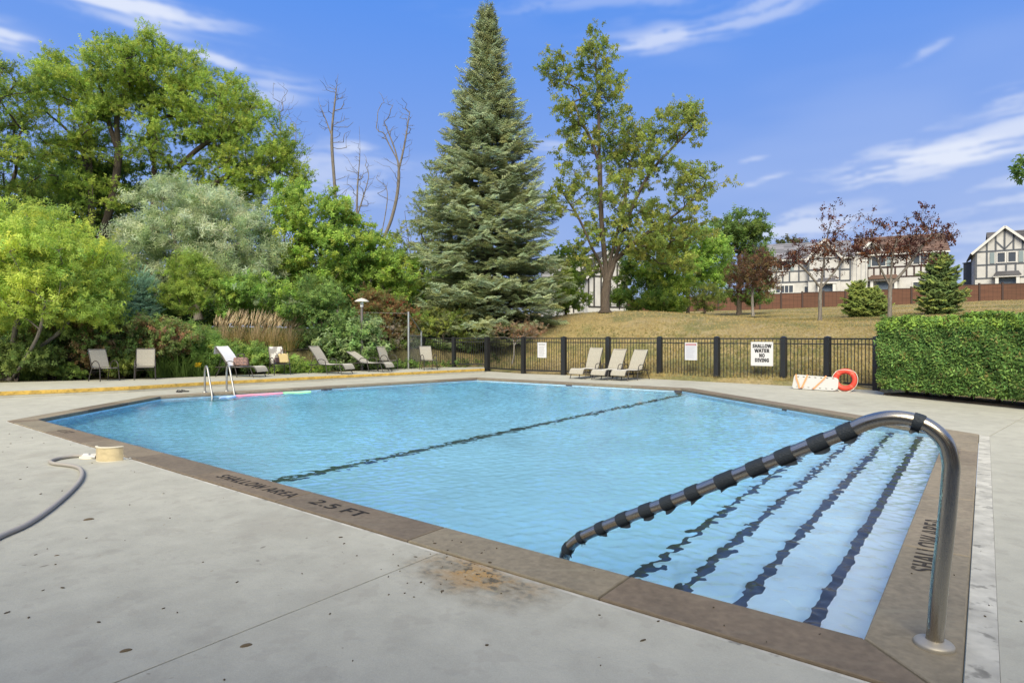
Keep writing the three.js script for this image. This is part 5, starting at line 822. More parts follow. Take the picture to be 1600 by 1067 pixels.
{ // the tall narrow-crowned tree on the mound
  const b = onGround(5.05, 33), d = 33;
  plant('poplar_tree', 'tall tree with forked trunk standing alone on the grass mound', 'tree', b.clone().add(V(0, -0.06, 0)), { seed: 30, trunk: 0.25, flare: 1.7, leaf: SP.broad, per: 11, spread: 0.55, flat: 0.85, size: 0.86, colors: OLIVE.map((c) => [c[0] * 1.16, c[1] * 1.16, c[2] * 1.1]), up: 0, clear: 2, hollow: 0.05, shell: 0.8, ragged: 0.2,
    stems: [stem(b, d, [[946, 487], [946, 460], [948, 440], [945, 400], [940, 340], [937, 250], [935, 160], [930, 90], [922, 55]]), stem(b, d, [[948, 448], [938, 410], [925, 385], [905, 340], [880, 300], [862, 275]]), stem(b, d, [[949, 440], [962, 400], [985, 330], [1015, 270], [1050, 230], [1080, 200]]), stem(b, d, [[956, 410], [1000, 370], [1060, 330], [1100, 290]]), stem(b, d, [[938, 260], [925, 220], [905, 180], [895, 150]]), stem(b, d, [[948, 430], [960, 380], [975, 320], [985, 250]])],
    blobs: [el(b, d, 930, 85, 26, 40, 20, 1.2), el(b, d, 950, 135, 26, 42, 26, 1.4), el(b, d, 880, 105, 38, 28, 22, 1.5), el(b, d, 900, 165, 44, 44, 32, 1.8), el(b, d, 960, 210, 40, 40, 26, 1.6), el(b, d, 985, 225, 46, 36, 40, 2), el(b, d, 1060, 195, 44, 32, 36, 1.6), el(b, d, 1085, 180, 14, 26, 7, 0.8), el(b, d, 975, 300, 62, 56, 62, 2.4), el(b, d, 895, 250, 34, 50, 20, 1.6), el(b, d, 885, 310, 36, 40, 22, 1.6), el(b, d, 1040, 260, 44, 30, 20, 1.6), el(b, d, 1095, 285, 40, 26, 24, 1.5), el(b, d, 1055, 335, 50, 34, 34, 2), el(b, d, 990, 370, 56, 40, 44, 2.2), el(b, d, 920, 365, 34, 36, 16, 1.6), el(b, d, 910, 415, 26, 26, 9, 1.2), el(b, d, 1040, 390, 50, 34, 38, 2), el(b, d, 1085, 350, 26, 28, 12, 1.3)] });
}
{
  const d = 37, b = gb(885, d);
  plant('young_maple', 'bright green leafy tree between the spruce and the mound tree', 'tree', b, { seed: 31, trunk: 0.09, leaf: SP.big, per: 13, spread: 0.5, size: 0.85, colors: [[0.2, 0.3, 0.05], [0.16, 0.26, 0.045], [0.24, 0.33, 0.06]], clear: 0.4, stems: [stem(b, d, [[884, 500], [885, 450], [884, 420]])], blobs: [el(b, d, 888, 420, 26, 32, 36, 1.2), el(b, d, 894, 460, 24, 26, 34, 1.2), el(b, d, 876, 465, 20, 26, 18, 1)] });
}
{
  const d = 40, mk = (name, label, u, blobs, colors, seed, leaf, more = {}) => { const dd = more.d ?? d, b = more.b ?? gb(u, dd); plant(name, label, more.cat ?? 'tree', b, { seed, trunk: more.trunk ?? 0.14, leaf, per: more.per ?? 13, spread: more.spread ?? 0.65, size: more.size ?? 1.05, colors, clear: more.clear ?? 0.5, shell: more.shell, hollow: more.hollow, arch: more.arch, bark: more.bark, stems: more.stems ? more.stems.map((s) => stem(b, dd, s)) : [stem(b, dd, [[u, 495], [u + 1, 440], [u, 400]])], blobs: blobs.map((q) => el(b, dd, ...q)) }); };
  mk('garden_tree', 'mid green round tree right of the mound tree', 1022, [[1010, 405, 40, 40, 50, 2], [1045, 430, 40, 36, 44, 2], [1000, 450, 40, 34, 40, 2], [1040, 468, 34, 24, 26, 1.6]], [...MID, [0.1, 0.16, 0.035]], 32, SP.broad, { d: 41 });
  mk('garden_tree', 'yellow green tree with a thin brown trunk before the board fence', 1075, [[1085, 385, 36, 30, 40, 1.8], [1110, 400, 28, 36, 34, 1.6], [1075, 420, 40, 34, 40, 1.8], [1110, 435, 28, 24, 20, 1.4]], FRESH, 33, SP.broad, { d: 43, trunk: 0.12, clear: 1.6 });
  mk('shade_tree', 'dark green rounded tree standing highest before the houses', 1155, [[1165, 355, 32, 24, 36, 2], [1135, 370, 32, 24, 32, 2], [1180, 385, 26, 34, 32, 2], [1145, 410, 44, 34, 46, 2.4], [1160, 450, 46, 28, 40, 2.2]], [...DEEP, [0.1, 0.15, 0.03]], 34, SP.broad, { d: 50, trunk: 0.2, size: 1.2, clear: 1 });
  mk('red_leaf_tree', 'small brownish red-leaved tree in front of the dark green tree', 1177, [[1182, 415, 24, 24, 30, 1.3], [1160, 432, 24, 20, 26, 1.2], [1198, 425, 18, 24, 22, 1.1], [1180, 450, 34, 16, 22, 1.3]], [[0.11, 0.06, 0.035], [0.15, 0.085, 0.045], [0.085, 0.05, 0.035], [0.13, 0.1, 0.045]], 35, SP.small, { d: 38, b: T(1177, 492), trunk: 0.08, per: 8, clear: 1.2, bark: M.barkPale, stems: [[[1177, 494], [1176, 460], [1180, 420]]] });
  mk('sapling', 'small olive sapling low in front of the board fence', 1101, [[1098, 460, 22, 14, 20, 0.9], [1108, 474, 18, 10, 12, 0.8]], OLIVE, 36, SP.small, { d: 37, trunk: 0.04, per: 9, spread: 0.4, clear: 0.2, stems: [[[1101, 490], [1101, 470], [1100, 455]]] });
  mk('round_bush', 'small bright green bush right of the mound tree trunk', 968, [[968, 462, 12, 9, 18, 0.45], [966, 472, 13, 8, 12, 0.45]], [[0.24, 0.34, 0.06], [0.2, 0.3, 0.05]], 37, SP.broad, { d: 38, trunk: 0.03, per: 8, spread: 0.26, size: 0.7, clear: 0, cat: 'bush', stems: [[[968, 484], [968, 470]]] });
  mk('shrub', 'low dark green shrub at the foot of the round garden tree', 1035, [[1030, 474, 30, 16, 30, 1.2], [1055, 478, 22, 12, 16, 1]], MID, 38, SP.broad, { d: 39, trunk: 0.05, per: 10, clear: 0, cat: 'shrub', stems: [[[1035, 492], [1035, 478]]] });
  mk('garden_tree', 'dark treetops rising behind the grey-roofed house', 1245, [[1236, 388, 20, 14, 24, 2], [1265, 396, 22, 12, 20, 2], [1290, 402, 12, 8, 8, 1.5]], [[0.07, 0.085, 0.03], [0.1, 0.1, 0.035]], 39, SP.broad, { d: 92, trunk: 0.25, size: 2, per: 12, spread: 1.1 });
  // young red-leaved trees with sparse crowns
  const red = (label, u, v, blobs, seed, stems) => { const b = T(u, v), dd = -b.z; plant('red_maple', label, 'tree', b, { seed, trunk: 0.085, flare: 1.3, leaf: SP.sparse, per: 3, spread: 0.36, flat: 0.6, size: 0.68, colors: WINE, up: -0.1, clear: 1.4, hollow: 0, shell: 0.9, ragged: 0.25, r0: 0.006, leafMat: leafM([1, 1, 1], 0.25), bark: M.barkGrey, stems: stems.map((s) => stem(b, dd, s)), blobs: blobs.map((q) => el(b, dd, ...q)) }); };
  red('sparse wine-red tree before the grey-roofed house, left of two', 1282, 501, [[1296, 350, 18, 28, 18, 0.9], [1270, 390, 34, 22, 30, 1.2], [1320, 385, 28, 24, 22, 1.2], [1245, 405, 28, 16, 26, 1], [1290, 400, 36, 20, 26, 1.2], [1335, 395, 20, 18, 12, 0.8], [1300, 425, 26, 10, 8, 0.8], [1230, 415, 16, 10, 10, 0.6]], 40, [[[1282, 502], [1282, 470], [1283, 450], [1288, 410], [1295, 360]], [[1283, 450], [1262, 425], [1245, 410]], [[1284, 450], [1308, 420], [1325, 390]]]);
  red('sparse wine-red tree before the brown-roofed house, right of two', 1392, 501, [[1360, 350, 20, 26, 18, 1], [1400, 370, 42, 26, 40, 1.4], [1440, 360, 34, 30, 32, 1.3], [1375, 395, 36, 16, 30, 1.2], [1430, 395, 40, 16, 34, 1.3], [1470, 370, 26, 18, 16, 1], [1490, 360, 14, 10, 6, 0.7], [1445, 330, 12, 12, 7, 0.6], [1350, 385, 16, 16, 10, 0.8]], 41, [[[1391, 502], [1391, 470], [1392, 445], [1396, 400], [1405, 365]], [[1392, 448], [1375, 415], [1362, 370]], [[1393, 446], [1420, 415], [1445, 380], [1460, 365]]]);
  // branch tips of a tree that stands outside, right of the picture
  const rb = onGround(15.9, 16.2); plant('shade_tree', 'leafy branch tips of a tree reaching in at the right picture edge', 'tree', rb, { seed: 43, trunk: 0.18, leaf: SP.broad, per: 6, spread: 0.3, size: 0.8, colors: DEEP, clear: 2, stems: [[V(0, 0, 0), V(0.1, 2, 0), V(0, 4.2, 0), V(0, 6.5, 0)], [V(0, 3.6, 0), V(-1.1, 4.6, 0.1), V(-2.05, 5.3, 0)]], blobs: [[[0.7, 6.8, 0], [1.5, 1.6, 1.6], 60], [[-2.2, 5.35, 0], [0.14, 0.3, 0.25], 5], [[-1.1, 5.2, 0], [0.5, 0.4, 0.6], 8]] });
}
// ------------------------------------------------------------------ conifers
function needleSpray(seed, n, len, wide, nl, droop) {     // a twig along +y with side twigs, all set with short needles
  const R = rng(seed), pos = [], nor = [], uv = [], tri = (a, b, c) => { const m = V().crossVectors(b.clone().sub(a), c.clone().sub(a)).normalize(); for (const q of [a, b, c]) { pos.push(q.x, q.y, q.z); nor.push(m.x, m.y, m.z); uv.push(0, 0); } };
  const twig = (a, d, L) => { const k = Math.max(3, Math.round(L / 0.035)); for (let i = 0; i < k; i++) for (let j = 0; j < 3; j++) { const an = j * 2.09 + i * 1.1 + R(), s = V().crossVectors(d, V(0.3, 0.2, 0.9)).normalize().applyAxisAngle(d, an), p = a.clone().addScaledVector(d, L * i / k), tip = p.clone().addScaledVector(d, nl * 0.9).addScaledVector(s, nl * 0.75), w = V().crossVectors(d, s).multiplyScalar(nl * 0.16); tri(p.clone().sub(w), p.clone().add(w), tip); } };
  twig(V(), V(0, 1, 0), len);
  for (let i = 0; i < n; i++) { const f = (i + 0.5) / n, s = i % 2 ? 1 : -1, d = V(s * 0.75, 0.6, -droop * (0.5 + R() * 0.5)).normalize(); twig(V(0, len * f, 0), d, wide * (1 - f * 0.65) * (0.8 + R() * 0.4)); }
  const g = new THREE.BufferGeometry(); g.setAttribute('position', new THREE.Float32BufferAttribute(pos, 3)); g.setAttribute('normal', new THREE.Float32BufferAttribute(nor, 3)); g.setAttribute('uv', new THREE.Float32BufferAttribute(uv, 2)); return g;
}
// spray placed so that its twig runs along dir and its flat face looks up
function placeFlat(p, dir, s, tw) { const y = dir.clone().normalize(), x = V().crossVectors(y, UP); if (x.lengthSq() < 1e-4) x.set(1, 0, 0); x.normalize().applyAxisAngle(y, tw); const z = V().crossVectors(x, y); return new THREE.Matrix4().makeBasis(x.multiplyScalar(s), y.multiplyScalar(s), z.multiplyScalar(s)).setPosition(p); }
function conifer(name, label, base, H, radius, o) {
  const t = thing(name, label, 'tree', base), R = rng(o.seed), wood = [], list = [], tr = o.trunk;
  wood.push(tube([V(0, -0.1, 0), V(0, H * 0.3, 0), V(0.05, H * 0.7, 0), V(0, H * 0.985, 0)], [tr * 1.2, tr * 0.8, tr * 0.4, 0.015], 9));
  for (let y = o.from; y < H * 0.985; y += (o.gap ?? 0.42) * (0.75 + 0.5 * R()) * lerp(1, 0.55, y / H)) {
    const f = y / H, n = Math.round(lerp(o.ring ?? 9, 5, f)), ph = R() * 6.28;
    for (let k = 0; k < n; k++) {
      const a = ph + k / n * 6.28 + (R() - 0.5) * 0.6, L = radius(y) * (0.66 + R() * 0.5), up = lerp(o.droop ?? -0.28, 1.0, Math.pow(f, 2.2)) + (R() - 0.5) * 0.34; if (L < 0.12) continue;
      const pts = []; for (let i = 0; i <= 5; i++) { const q = i / 5, r = L * q * Math.cos(Math.min(1, Math.abs(up)) * 0.7); pts.push(V(Math.cos(a) * r, y + L * (up * q + (o.tipUp ?? 0.22) * q * q - 0.1 * q), Math.sin(a) * r)); }
      wood.push(tube(pts, pts.map((_, i) => lerp(0.012 + L * 0.008, 0.005, i / 5)), 4));
      const cv = new THREE.CatmullRomCurve3(pts), m = Math.max(3, Math.round(L * (o.dense ?? 6.5))), shade = pick2(o.colors, R);
      for (let i = 0; i < m; i++) {
        const q = lerp(L > 1.5 ? 0.22 : 0.08, 1, (i + R()) / m), p = cv.getPoint(Math.min(1, q)), tg = cv.getTangent(Math.min(1, q)), side = V(-Math.sin(a), 0, Math.cos(a)), s = (i % 2 ? 1 : -1) * (i >= m - 1 ? 0.1 : 1), sp = L * 0.34 * (1.15 - q);
        p.addScaledVector(side, s * sp * R() * 0.9); p.y -= R() * 0.08; const d = tg.clone().multiplyScalar(0.75).addScaledVector(side, s * (0.35 + R() * 0.4)).add(V(0, (R() - 0.6) * 0.9, 0)).normalize();
        const c = q > 0.72 && R() < (o.tipShare ?? 0.5) ? pick2(o.tips, R) : shade; list.push([placeFlat(p, d, (o.size ?? 1) * (0.75 + R() * 0.5), (R() - 0.5) * 0.9), tint(c, R, 0.22, 0.08)]);
      }
    }
  }
  for (let i = 0; i < 8; i++) list.push([placeFlat(V(0, H * (0.93 + i * 0.009), 0), V((R() - 0.5) * 0.8, 1, (R() - 0.5) * 0.8), (o.size ?? 1) * 0.55, R() * 6), tint(o.colors[0], R)]);
  part('trunk', wood, M.bark, t); fill(t, 'crown', o.spray, M.needle, list); plant.count += list.length; return t;
}
{
  const spray = needleSpray(5, 8, 0.42, 0.26, 0.06, 0.35), d = 32.5, b = V(D(761, 500, d).x, height(D(761, 500, d).x, d) * 0.6, -d), s = PXM(d), top = D(761, 9, d).y - b.y;
  const prof3 = [[9, 1], [40, 9], [75, 18], [108, 27], [160, 42], [200, 53], [250, 72], [300, 90], [350, 106], [400, 117], [450, 121], [480, 118], [540, 96]];
  conifer('spruce_tree', 'tall blue green spruce towering behind the black fence in the centre', b, top, (y) => { const v = 527 - (y + b.y - EYE) / s; for (let i = 1; i < prof3.length; i++) if (v < prof3[i][0]) { const [a, p] = prof3[i - 1], [c, q] = prof3[i]; return s * lerp(p, q, clamp((v - a) / (c - a), 0, 1)); } return s * 96; },
    { seed: 50, trunk: 0.26, from: 0.9, spray, colors: [[0.2, 0.245, 0.095], [0.16, 0.205, 0.08], [0.25, 0.28, 0.11]], tips: [[0.34, 0.42, 0.25], [0.29, 0.37, 0.21], [0.38, 0.44, 0.24]], dense: 9, gap: 0.36, ring: 12, size: 1.12, droop: -0.22, tipShare: 0.6 });
  const pine = (label, u, v, topV, halfPx, seed, cols) => { const p = T(u, v), dd = -p.z, ss = PXM(dd), Hh = (v - topV) * ss; conifer('young_pine', label, p, Hh, (y) => ss * halfPx * (y < Hh * 0.15 ? 0.72 + y / Hh * 1.6 : Math.pow(1 - y / Hh, 0.62) * 1.08), { seed, trunk: 0.06, from: 0.12, spray: needleSpray(6, 7, 0.3, 0.2, 0.09, 0.1), colors: cols, tips: [[0.32, 0.38, 0.09], [0.27, 0.34, 0.09]], dense: 13, gap: 0.2, ring: 9, size: 0.85, droop: 0.15, tipUp: 0.3, tipShare: 0.35 }); };
  pine('dense conical young pine on the lawn beside the right red tree', 1470, 491, 398, 34, 51, [[0.17, 0.25, 0.075], [0.13, 0.2, 0.065]]);
  pine('low left half of the bushy double pine on the lawn', 1342, 496, 444, 24, 52, [[0.24, 0.31, 0.07], [0.19, 0.26, 0.06]]);
  pine('low right half of the bushy double pine on the lawn', 1364, 495, 454, 22, 53, [[0.23, 0.3, 0.07], [0.18, 0.25, 0.06]]);
  const jb = gb(218, 24.2); conifer('juniper', 'feathery blue green juniper among the shrubs below the silver tree', jb, D(218, 415, 24.2).y - jb.y, (y) => 0.95 * Math.pow(clamp(1 - y / 2.9, 0, 1), 0.55) * (0.65 + 0.5 * Math.min(1, y)), { seed: 54, trunk: 0.06, from: 0.15, spray: needleSpray(7, 8, 0.36, 0.2, 0.045, 0.1), colors: [[0.15, 0.3, 0.2], [0.19, 0.35, 0.23]], tips: [[0.25, 0.42, 0.28]], dense: 14, gap: 0.2, ring: 9, size: 0.9, droop: 0.75, tipUp: 0.4 });
}
// ------------------------------------------------------------------ shrubs on the bank and in the bed
{
  const S = (name, label, u, d, blobs, colors0, seed, leaf, o = {}) => { const colors = colors0.map((c) => c.map((x) => x * Math.min(1.55, 0.33 / Math.max(...c)))), b = gb(u, d); plant(name, label, 'shrub', b, { seed, trunk: o.trunk ?? 0.04, trunkName: 'stems', r0: 0.005, leaf, per: o.per ?? 11, spread: o.spread ?? 0.36, size: o.size ?? 0.72, colors, up: o.up ?? 0.3, clear: 0, bark: o.bark, stems: [[V(0, 0, 0), V(0.1, 0.5, 0)], [V(0.02, 0, 0), V(-0.25, 0.45, 0.1)]], blobs: blobs.map((q) => el(b, q[6] ?? d, ...q.slice(0, 6))), shell: 0.5 }); };
  S('golden_shrub', 'yellow green shrub just right of the juniper under the silver tree', 300, 24.6, [[300, 425, 38, 24, 40, 1], [330, 455, 40, 26, 40, 1], [285, 470, 36, 26, 34, 1]], [[0.2, 0.28, 0.05], [0.24, 0.31, 0.06], [0.16, 0.24, 0.045]], 60, SP.fine, { per: 13 });
  S('bank_shrub', 'green shrub with pale flecked leaves above the ornamental grass', 400, 25.2, [[400, 455, 44, 26, 44, 1.1], [440, 470, 36, 26, 34, 1], [365, 480, 34, 20, 26, 1]], [...FRESH, ...SILVER.slice(1, 2), ...DEEP], 61, SP.broad);
  S('bank_shrub', 'rounded mid green shrub between the ornamental grass and the lamp post', 490, 25.6, [[480, 480, 36, 26, 44, 1], [515, 490, 34, 26, 40, 1], [500, 455, 34, 20, 26, 1]], [[0.1, 0.165, 0.045], [0.13, 0.2, 0.055], [0.075, 0.125, 0.035]], 62, SP.small, { per: 13 });
  S('viburnum', 'pale leafed bushy shrub growing over the wall behind the loungers', 530, 26.0, [[545, 520, 40, 24, 60, 0.8], [510, 530, 38, 24, 50, 0.8], [570, 540, 30, 26, 40, 0.7], [530, 555, 44, 22, 50, 0.7], [565, 508, 24, 16, 20, 0.6]], [[0.2, 0.28, 0.12], [0.16, 0.25, 0.085], [0.24, 0.32, 0.16], [0.1, 0.17, 0.05]], 63, SP.big, { size: 0.68, per: 9 });
  S('bronze_shrub', 'bronze leafed shrub around the lamp post left of the wire fence', 600, 28.6, [[590, 485, 34, 26, 50, 1], [620, 500, 30, 30, 44, 1], [605, 530, 26, 22, 30, 0.8], [575, 470, 24, 18, 20, 0.8]], [[0.13, 0.1, 0.04], [0.1, 0.09, 0.035], [0.14, 0.075, 0.035], [0.09, 0.12, 0.035]], 64, SP.small, { per: 11 });
  S('grey_shrub', 'thin greyish shrub with pale twigs in front of the wire fence', 606, 28.0, [[600, 515, 26, 18, 24, 0.6], [625, 525, 24, 18, 22, 0.6], [590, 540, 18, 16, 14, 0.5]], [[0.2, 0.18, 0.15], [0.16, 0.16, 0.1], [0.13, 0.14, 0.06]], 65, SP.tiny, { per: 8, bark: M.barkPale });
  S('red_flower_shrub', 'dark shrub dotted with red blooms behind the wire fence post', 615, 29, [[620, 480, 28, 14, 26, 0.8]], [[0.06, 0.1, 0.03], [0.3, 0.02, 0.035]], 66, SP.tiny, { per: 8 });
  S('dead_brush', 'brown dead brush under the spruce behind the black fence', 800, 28.4, [[800, 520, 36, 12, 26, 0.8], [835, 515, 22, 14, 16, 0.8]], [[0.17, 0.1, 0.06], [0.14, 0.11, 0.06], [0.2, 0.15, 0.1]], 67, SP.tiny, { per: 10, bark: M.barkPale });
  S('fence_shrub', 'olive brush under the spruce skirt just behind the left fence panels', 690, 30, [[690, 500, 40, 18, 40, 0.9], [660, 520, 34, 20, 30, 0.9], [740, 520, 40, 16, 34, 0.9]], OLIVE.concat([[0.1, 0.12, 0.05]]), 68, SP.small, { per: 9 });
  S('bed_shrub', 'dense green shrub behind the left patio chair under the lime tree', 120, 20.6, [[120, 520, 44, 24, 56, 0.9], [75, 535, 36, 24, 44, 0.9], [155, 540, 34, 26, 44, 0.8], [100, 560, 50, 18, 40, 0.7]], [[0.09, 0.14, 0.035], [0.13, 0.19, 0.05], [0.07, 0.11, 0.035], [0.14, 0.1, 0.045]], 69, SP.broad, { size: 0.6 });
  S('mottled_shrub', 'green and reddish mottled shrub behind the two leftmost chairs', 215, 21.4, [[190, 515, 44, 18, 52, 0.8], [240, 520, 40, 20, 50, 0.8], [270, 530, 34, 22, 40, 0.7], [215, 545, 40, 20, 44, 0.7]], [[0.12, 0.17, 0.05], [0.16, 0.2, 0.07], [0.15, 0.085, 0.05], [0.1, 0.15, 0.045], [0.17, 0.15, 0.06], [0.13, 0.19, 0.05]], 70, SP.broad, { size: 0.58 });
  S('bed_shrub', 'lush green perennial clump around the tall yellow flowers', 305, 22.6, [[300, 530, 34, 20, 40, 0.7], [330, 550, 34, 20, 40, 0.7], [290, 565, 30, 16, 30, 0.6]], [[0.11, 0.19, 0.04], [0.15, 0.24, 0.055], [0.08, 0.14, 0.035]], 71, SP.long, { size: 0.62 });
  S('bed_shrub', 'leafy green perennials between the towel lounger and the straw bag chair', 400, 23.7, [[395, 560, 36, 16, 44, 0.6], [425, 568, 24, 14, 26, 0.5], [370, 552, 24, 14, 24, 0.5], [455, 572, 16, 12, 16, 0.4]], [[0.16, 0.24, 0.055], [0.2, 0.28, 0.07], [0.11, 0.18, 0.045]], 72, SP.broad, { size: 0.55 });
  S('low_shrub', 'low bright green groundcover clump left of the first patio chair', 85, 20.2, [[75, 580, 36, 10, 36, 0.5], [110, 582, 24, 9, 22, 0.4], [45, 588, 22, 8, 14, 0.4]], [[0.15, 0.22, 0.05], [0.11, 0.17, 0.045]], 73, SP.tiny, { size: 0.8, spread: 0.22 });
  S('low_shrub', 'yellow green leafy clump between the two leftmost patio chairs', 192, 21.0, [[188, 575, 20, 14, 34, 0.45], [205, 565, 14, 12, 18, 0.4]], [[0.2, 0.25, 0.06], [0.15, 0.2, 0.05]], 74, SP.broad, { size: 0.5, spread: 0.25 });
  S('low_shrub', 'small green clump under the raised loungers beside the wall', 470, 23.9, [[470, 576, 22, 8, 24, 0.35], [500, 575, 16, 8, 14, 0.3]], FRESH, 75, SP.tiny, { size: 0.8, spread: 0.2 });
  S('bed_shrub', 'dense green shrub hiding the wall at the foot of the lime tree', 25, 19.5, [[20, 562, 44, 20, 44, 0.5], [55, 560, 30, 18, 30, 0.5], [-20, 565, 36, 22, 26, 0.5]], [[0.1, 0.15, 0.04], [0.08, 0.12, 0.035], [0.13, 0.18, 0.05]], 77, SP.broad, { size: 0.55 });
  S('far_shrub', 'dark green thicket under the trees behind the lime tree', 60, 26, [[40, 500, 70, 34, 70, 1.4], [120, 470, 60, 34, 56, 1.4], [-40, 520, 60, 40, 40, 1.4], [175, 480, 40, 30, 34, 1.2]], [...DEEP, [0.11, 0.16, 0.04]], 76, SP.broad, { size: 0.85, spread: 0.5 });
  // long-leaved clumps, ornamental grass, yellow flowers
  const blades = (R, n, r, h, w, lean, arch) => { const pos = [], idx = []; for (let i = 0; i < n; i++) { const a = R() * 6.28, rr = r * Math.sqrt(R()), L = h * (0.6 + R() * 0.5), b = V(Math.cos(a) * rr, 0, Math.sin(a) * rr), da = a + (R() - 0.5) * 1.4, l = lean * (0.3 + R()), sd = V(-Math.sin(da), 0, Math.cos(da)), base = pos.length / 3; for (let k = 0; k <= 4; k++) { const q = k / 4, out = l * L * q + arch * L * q * q, p = V(b.x + Math.cos(da) * out, L * (q - arch * 0.55 * q * q * q), b.z + Math.sin(da) * out), ww = w * (1 - q * 0.85) * 0.5; pos.push(p.x - sd.x * ww, p.y, p.z - sd.z * ww, p.x + sd.x * ww, p.y, p.z + sd.z * ww); if (k) { const c = base + (k - 1) * 2; idx.push(c, c + 1, c + 2, c + 1, c + 3, c + 2); } } } const g = new THREE.BufferGeometry(); g.setAttribute('position', new THREE.Float32BufferAttribute(pos, 3)); g.setAttribute('uv', new THREE.Float32BufferAttribute(new Float32Array(pos.length / 3 * 2), 2)); g.setIndex(idx); g.computeVertexNormals(); return g; };
  const R = rng(80);
  for (const [u, d, label, s] of [[252, 21.5, 'arching strap-leaved daylily clump right of the second patio chair', 1], [282, 21.7, 'arching daylily clump nearest the towel-draped lounger', 1.05], [316, 22.0, 'small daylily clump behind the ladder handrails', 0.8], [40, 20.0, 'strap-leaved clump at the foot of the lime tree stems', 0.6]]) { const t = thing('daylily', label, 'plant', gb(u, d, 0)); const l = part('leaves', blades(R, 260, 0.4 * s, 0.95 * s, 0.03, 0.45, 0.42), leafM([0.14, 0.23, 0.05], 0.35), t); l.userData.kind = 'stuff'; }
  const gnames = ['leftmost', 'second from the left', 'middle', 'fourth from the left', 'rightmost'];
  [[347, 24.6, 1], [372, 24.9, 1], [400, 25.0, 1.02], [425, 25.2, 1], [450, 25.5, 0.98]].forEach(([u, d, s], i) => {
    const t = thing('ornamental_grass', `${gnames[i]} of five tan plumed ornamental grass clumps above the wall`, 'ornamental grass', gb(u, d, -0.02));
    part('blades', blades(R, 190, 0.34, 1.25 * s, 0.011, 0.42, 0.26), leafM([0.6, 0.46, 0.2], 0.4), t).userData.kind = 'stuff';
    part('green_blades', blades(R, 160, 0.3, 0.9 * s, 0.014, 0.3, 0.3), leafM([0.17, 0.2, 0.055], 0.3), t).userData.kind = 'stuff';
    const pl = []; for (let k = 0; k < 80; k++) { const a = R() * 6.28, r = R() * 0.25, h = (1.2 + R() * 0.55) * s, lx = 0.12 + R() * 0.22, p = V(Math.cos(a) * r, 0.4, Math.sin(a) * r), q = V(Math.cos(a) * r * 2 + lx, h, Math.sin(a) * r * 2), m2 = p.clone().lerp(q, 0.72).add(V(-0.04, 0.03, 0)); pl.push(tube([p, m2], 0.003, 3), tube([m2, m2.clone().lerp(q, 0.4), q], [0.008, 0.017, 0.003], 5)); }
    part('plumes', pl, mat([0.6, 0.47, 0.3], 0.95), t).userData.kind = 'stuff';
  });
  for (const [u, v, d, label] of [[305, 533, 22.0, 'tall stem with a yellow flower head, upper left of three'], [328, 541, 22.2, 'tall stem with a yellow flower head nearest the towel-draped lounger'], [309, 570, 21.6, 'short stem with a yellow flower head, lowest of three']]) {
    const p = D(u, v, d), h0 = height(p.x, d), t = thing('yellow_flower', label, 'flower', V(p.x, h0, p.z)), H = p.y - h0; part('stem', tube([V(0.05, 0, 0), V(0.02, H * 0.6, 0), V(0, H, 0)], 0.008, 5), mat([0.1, 0.16, 0.04], 0.8), t);
    const pet = []; for (let k = 0; k < 30; k++) { const a = k * 2.4, r = 0.02 + 0.075 * Math.sqrt(k / 30), g2 = new THREE.SphereGeometry(0.035, 6, 4).scale(1, 0.35, 0.55).rotateZ(0.5).rotateY(-a).translate(Math.cos(a) * r, H + (R() - 0.5) * 0.14, Math.sin(a) * r); pet.push(g2); } part('petals', pet, leafM([0.72, 0.5, 0.02], 0.2), t); 
  }
}
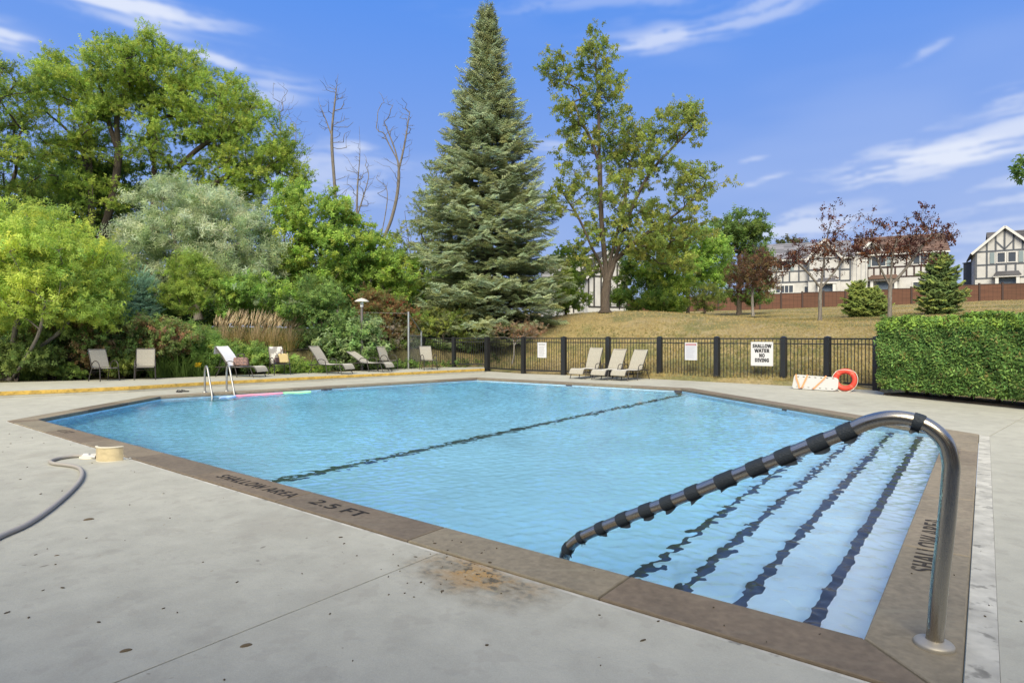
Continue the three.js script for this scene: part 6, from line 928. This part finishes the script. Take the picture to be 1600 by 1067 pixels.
// ------------------------------------------------------------------ masses nobody could count
{
  const R = rng(90), list = []; // far wood behind the left trees
  for (let i = 0; i < 13000; i++) { const u = -260 + R() * 1010, d = 46 + R() * 14, p = D(u, 500, d), topV = 395 + 40 * vnoise(u * 0.02 + 50, 3, 999, 9, 4) - (u < 180 ? 40 : 0), y = lerp(height(p.x, d), D(u, topV, d).y, (i > 9000 ? 0.4 : 1) * Math.pow(R(), 0.8)); list.push([place(V(p.x, y, p.z), V(R() - 0.5, R() * 0.8, R() - 0.5).normalize(), R() * 6, 1.6 + R() * 1.2), tint(pick2([...DEEP, ...MID], R), R, 0.3)]); }
  const w = new THREE.Group(); w.name = 'distant_wood'; w.userData = { kind: 'stuff', label: 'dark green mass of distant woodland behind the left trees', category: 'woodland' }; scene.add(w); fill(w, 'foliage', SP.broad, LM, list);
  const tw = []; for (let i = 0; i < 60; i++) { const u = -200 + R() * 900, d = 46 + R() * 12, p = D(u, 500, d); tw.push(tube([V(p.x, height(p.x, d) - 0.2, p.z), V(p.x + R() - 0.5, D(u, 420, d).y, p.z)], [0.18, 0.07], 6)); } part('trunks', tw, M.bark, w).userData.kind = 'stuff';
  // ivy and low leaves that cover the bank
  const low = []; for (let i = 0; i < 9000; i++) { const u = -120 + R() * 900, d = 21 + R() * 16, r = ray(u, 500), x = r.x / -r.z * d; if (dL(x, d) < 0.25 || x > -0.5) continue; const onWall = dL(x, d) > 1.2 && dL(x, d) < 1.75; if (onWall) continue; low.push([place(V(x, height(x, d) + R() * 0.22, -d), V((R() - 0.5) * 1.4, 0.7, (R() - 0.5) * 1.4).normalize(), R() * 6, 0.5 + R() * 0.5), tint(pick2([...DEEP, ...FRESH.slice(2), [0.11, 0.15, 0.05]], R), R, 0.3)]); }
  const g = new THREE.Group(); g.name = 'ground_cover'; g.userData = { kind: 'stuff', label: 'low leafy ground cover over the bed and bank', category: 'ground cover' }; scene.add(g); fill(g, 'foliage', SP.broad, LM, low);
  // dry grass tufts of the lawn
  const gp = [], gi = []; const Q = rng(7); for (let k = 0; k < 9; k++) { const a = Q() * 6.28, r = Q() * 0.05, h = 0.035 + Q() * 0.05, l = (Q() - 0.5) * 0.06, b = gp.length / 3; gp.push(Math.cos(a) * r - 0.004, -0.01, Math.sin(a) * r, Math.cos(a) * r + 0.004, -0.01, Math.sin(a) * r, Math.cos(a) * r + l, h, Math.sin(a) * r + (Q() - 0.5) * 0.05); gi.push(b, b + 1, b + 2); }
  const tg = new THREE.BufferGeometry(); tg.setAttribute('position', new THREE.Float32BufferAttribute(gp, 3)); tg.setIndex(gi); tg.computeVertexNormals();
  const tufts = []; for (let i = 0; i < 90000; i++) { const d = 18 + Math.pow(R(), 1.5) * 50, u = 780 + R() * 900, r = ray(u, 500), x = r.x / -r.z * d, q = dR(x, d); if (q < 0.35) continue; if (x < -2) continue; const c = vnoise(x * 0.5 + 80, d * 0.5 + 80, 999, 999, 9) + (R() - 0.5) * 0.5; tufts.push([place(V(x, height(x, d), -d), V((R() - 0.5) * 0.5, 1, (R() - 0.5) * 0.5).normalize(), R() * 6, (0.7 + R() * 0.8) * (q < 5 ? 1.15 : 0.8)), tint(c > 0.7 ? [0.15, 0.155, 0.05] : c > 0.3 ? [0.27, 0.215, 0.08] : [0.34, 0.27, 0.125], R, 0.25)]); }
  const lg = new THREE.Group(); lg.name = 'dry_grass'; lg.userData = { kind: 'stuff', label: 'short dry tan grass over the sloping lawn', category: 'grass' }; scene.add(lg); fill(lg, 'blades', tg, new THREE.MeshStandardMaterial({ color: 0xffffff, roughness: 0.95, side: THREE.DoubleSide }), tufts);
  console.log('sprigs', plant.count + list.length + low.length, 'tufts', tufts.length);
}
renderer.render(scene, camera);
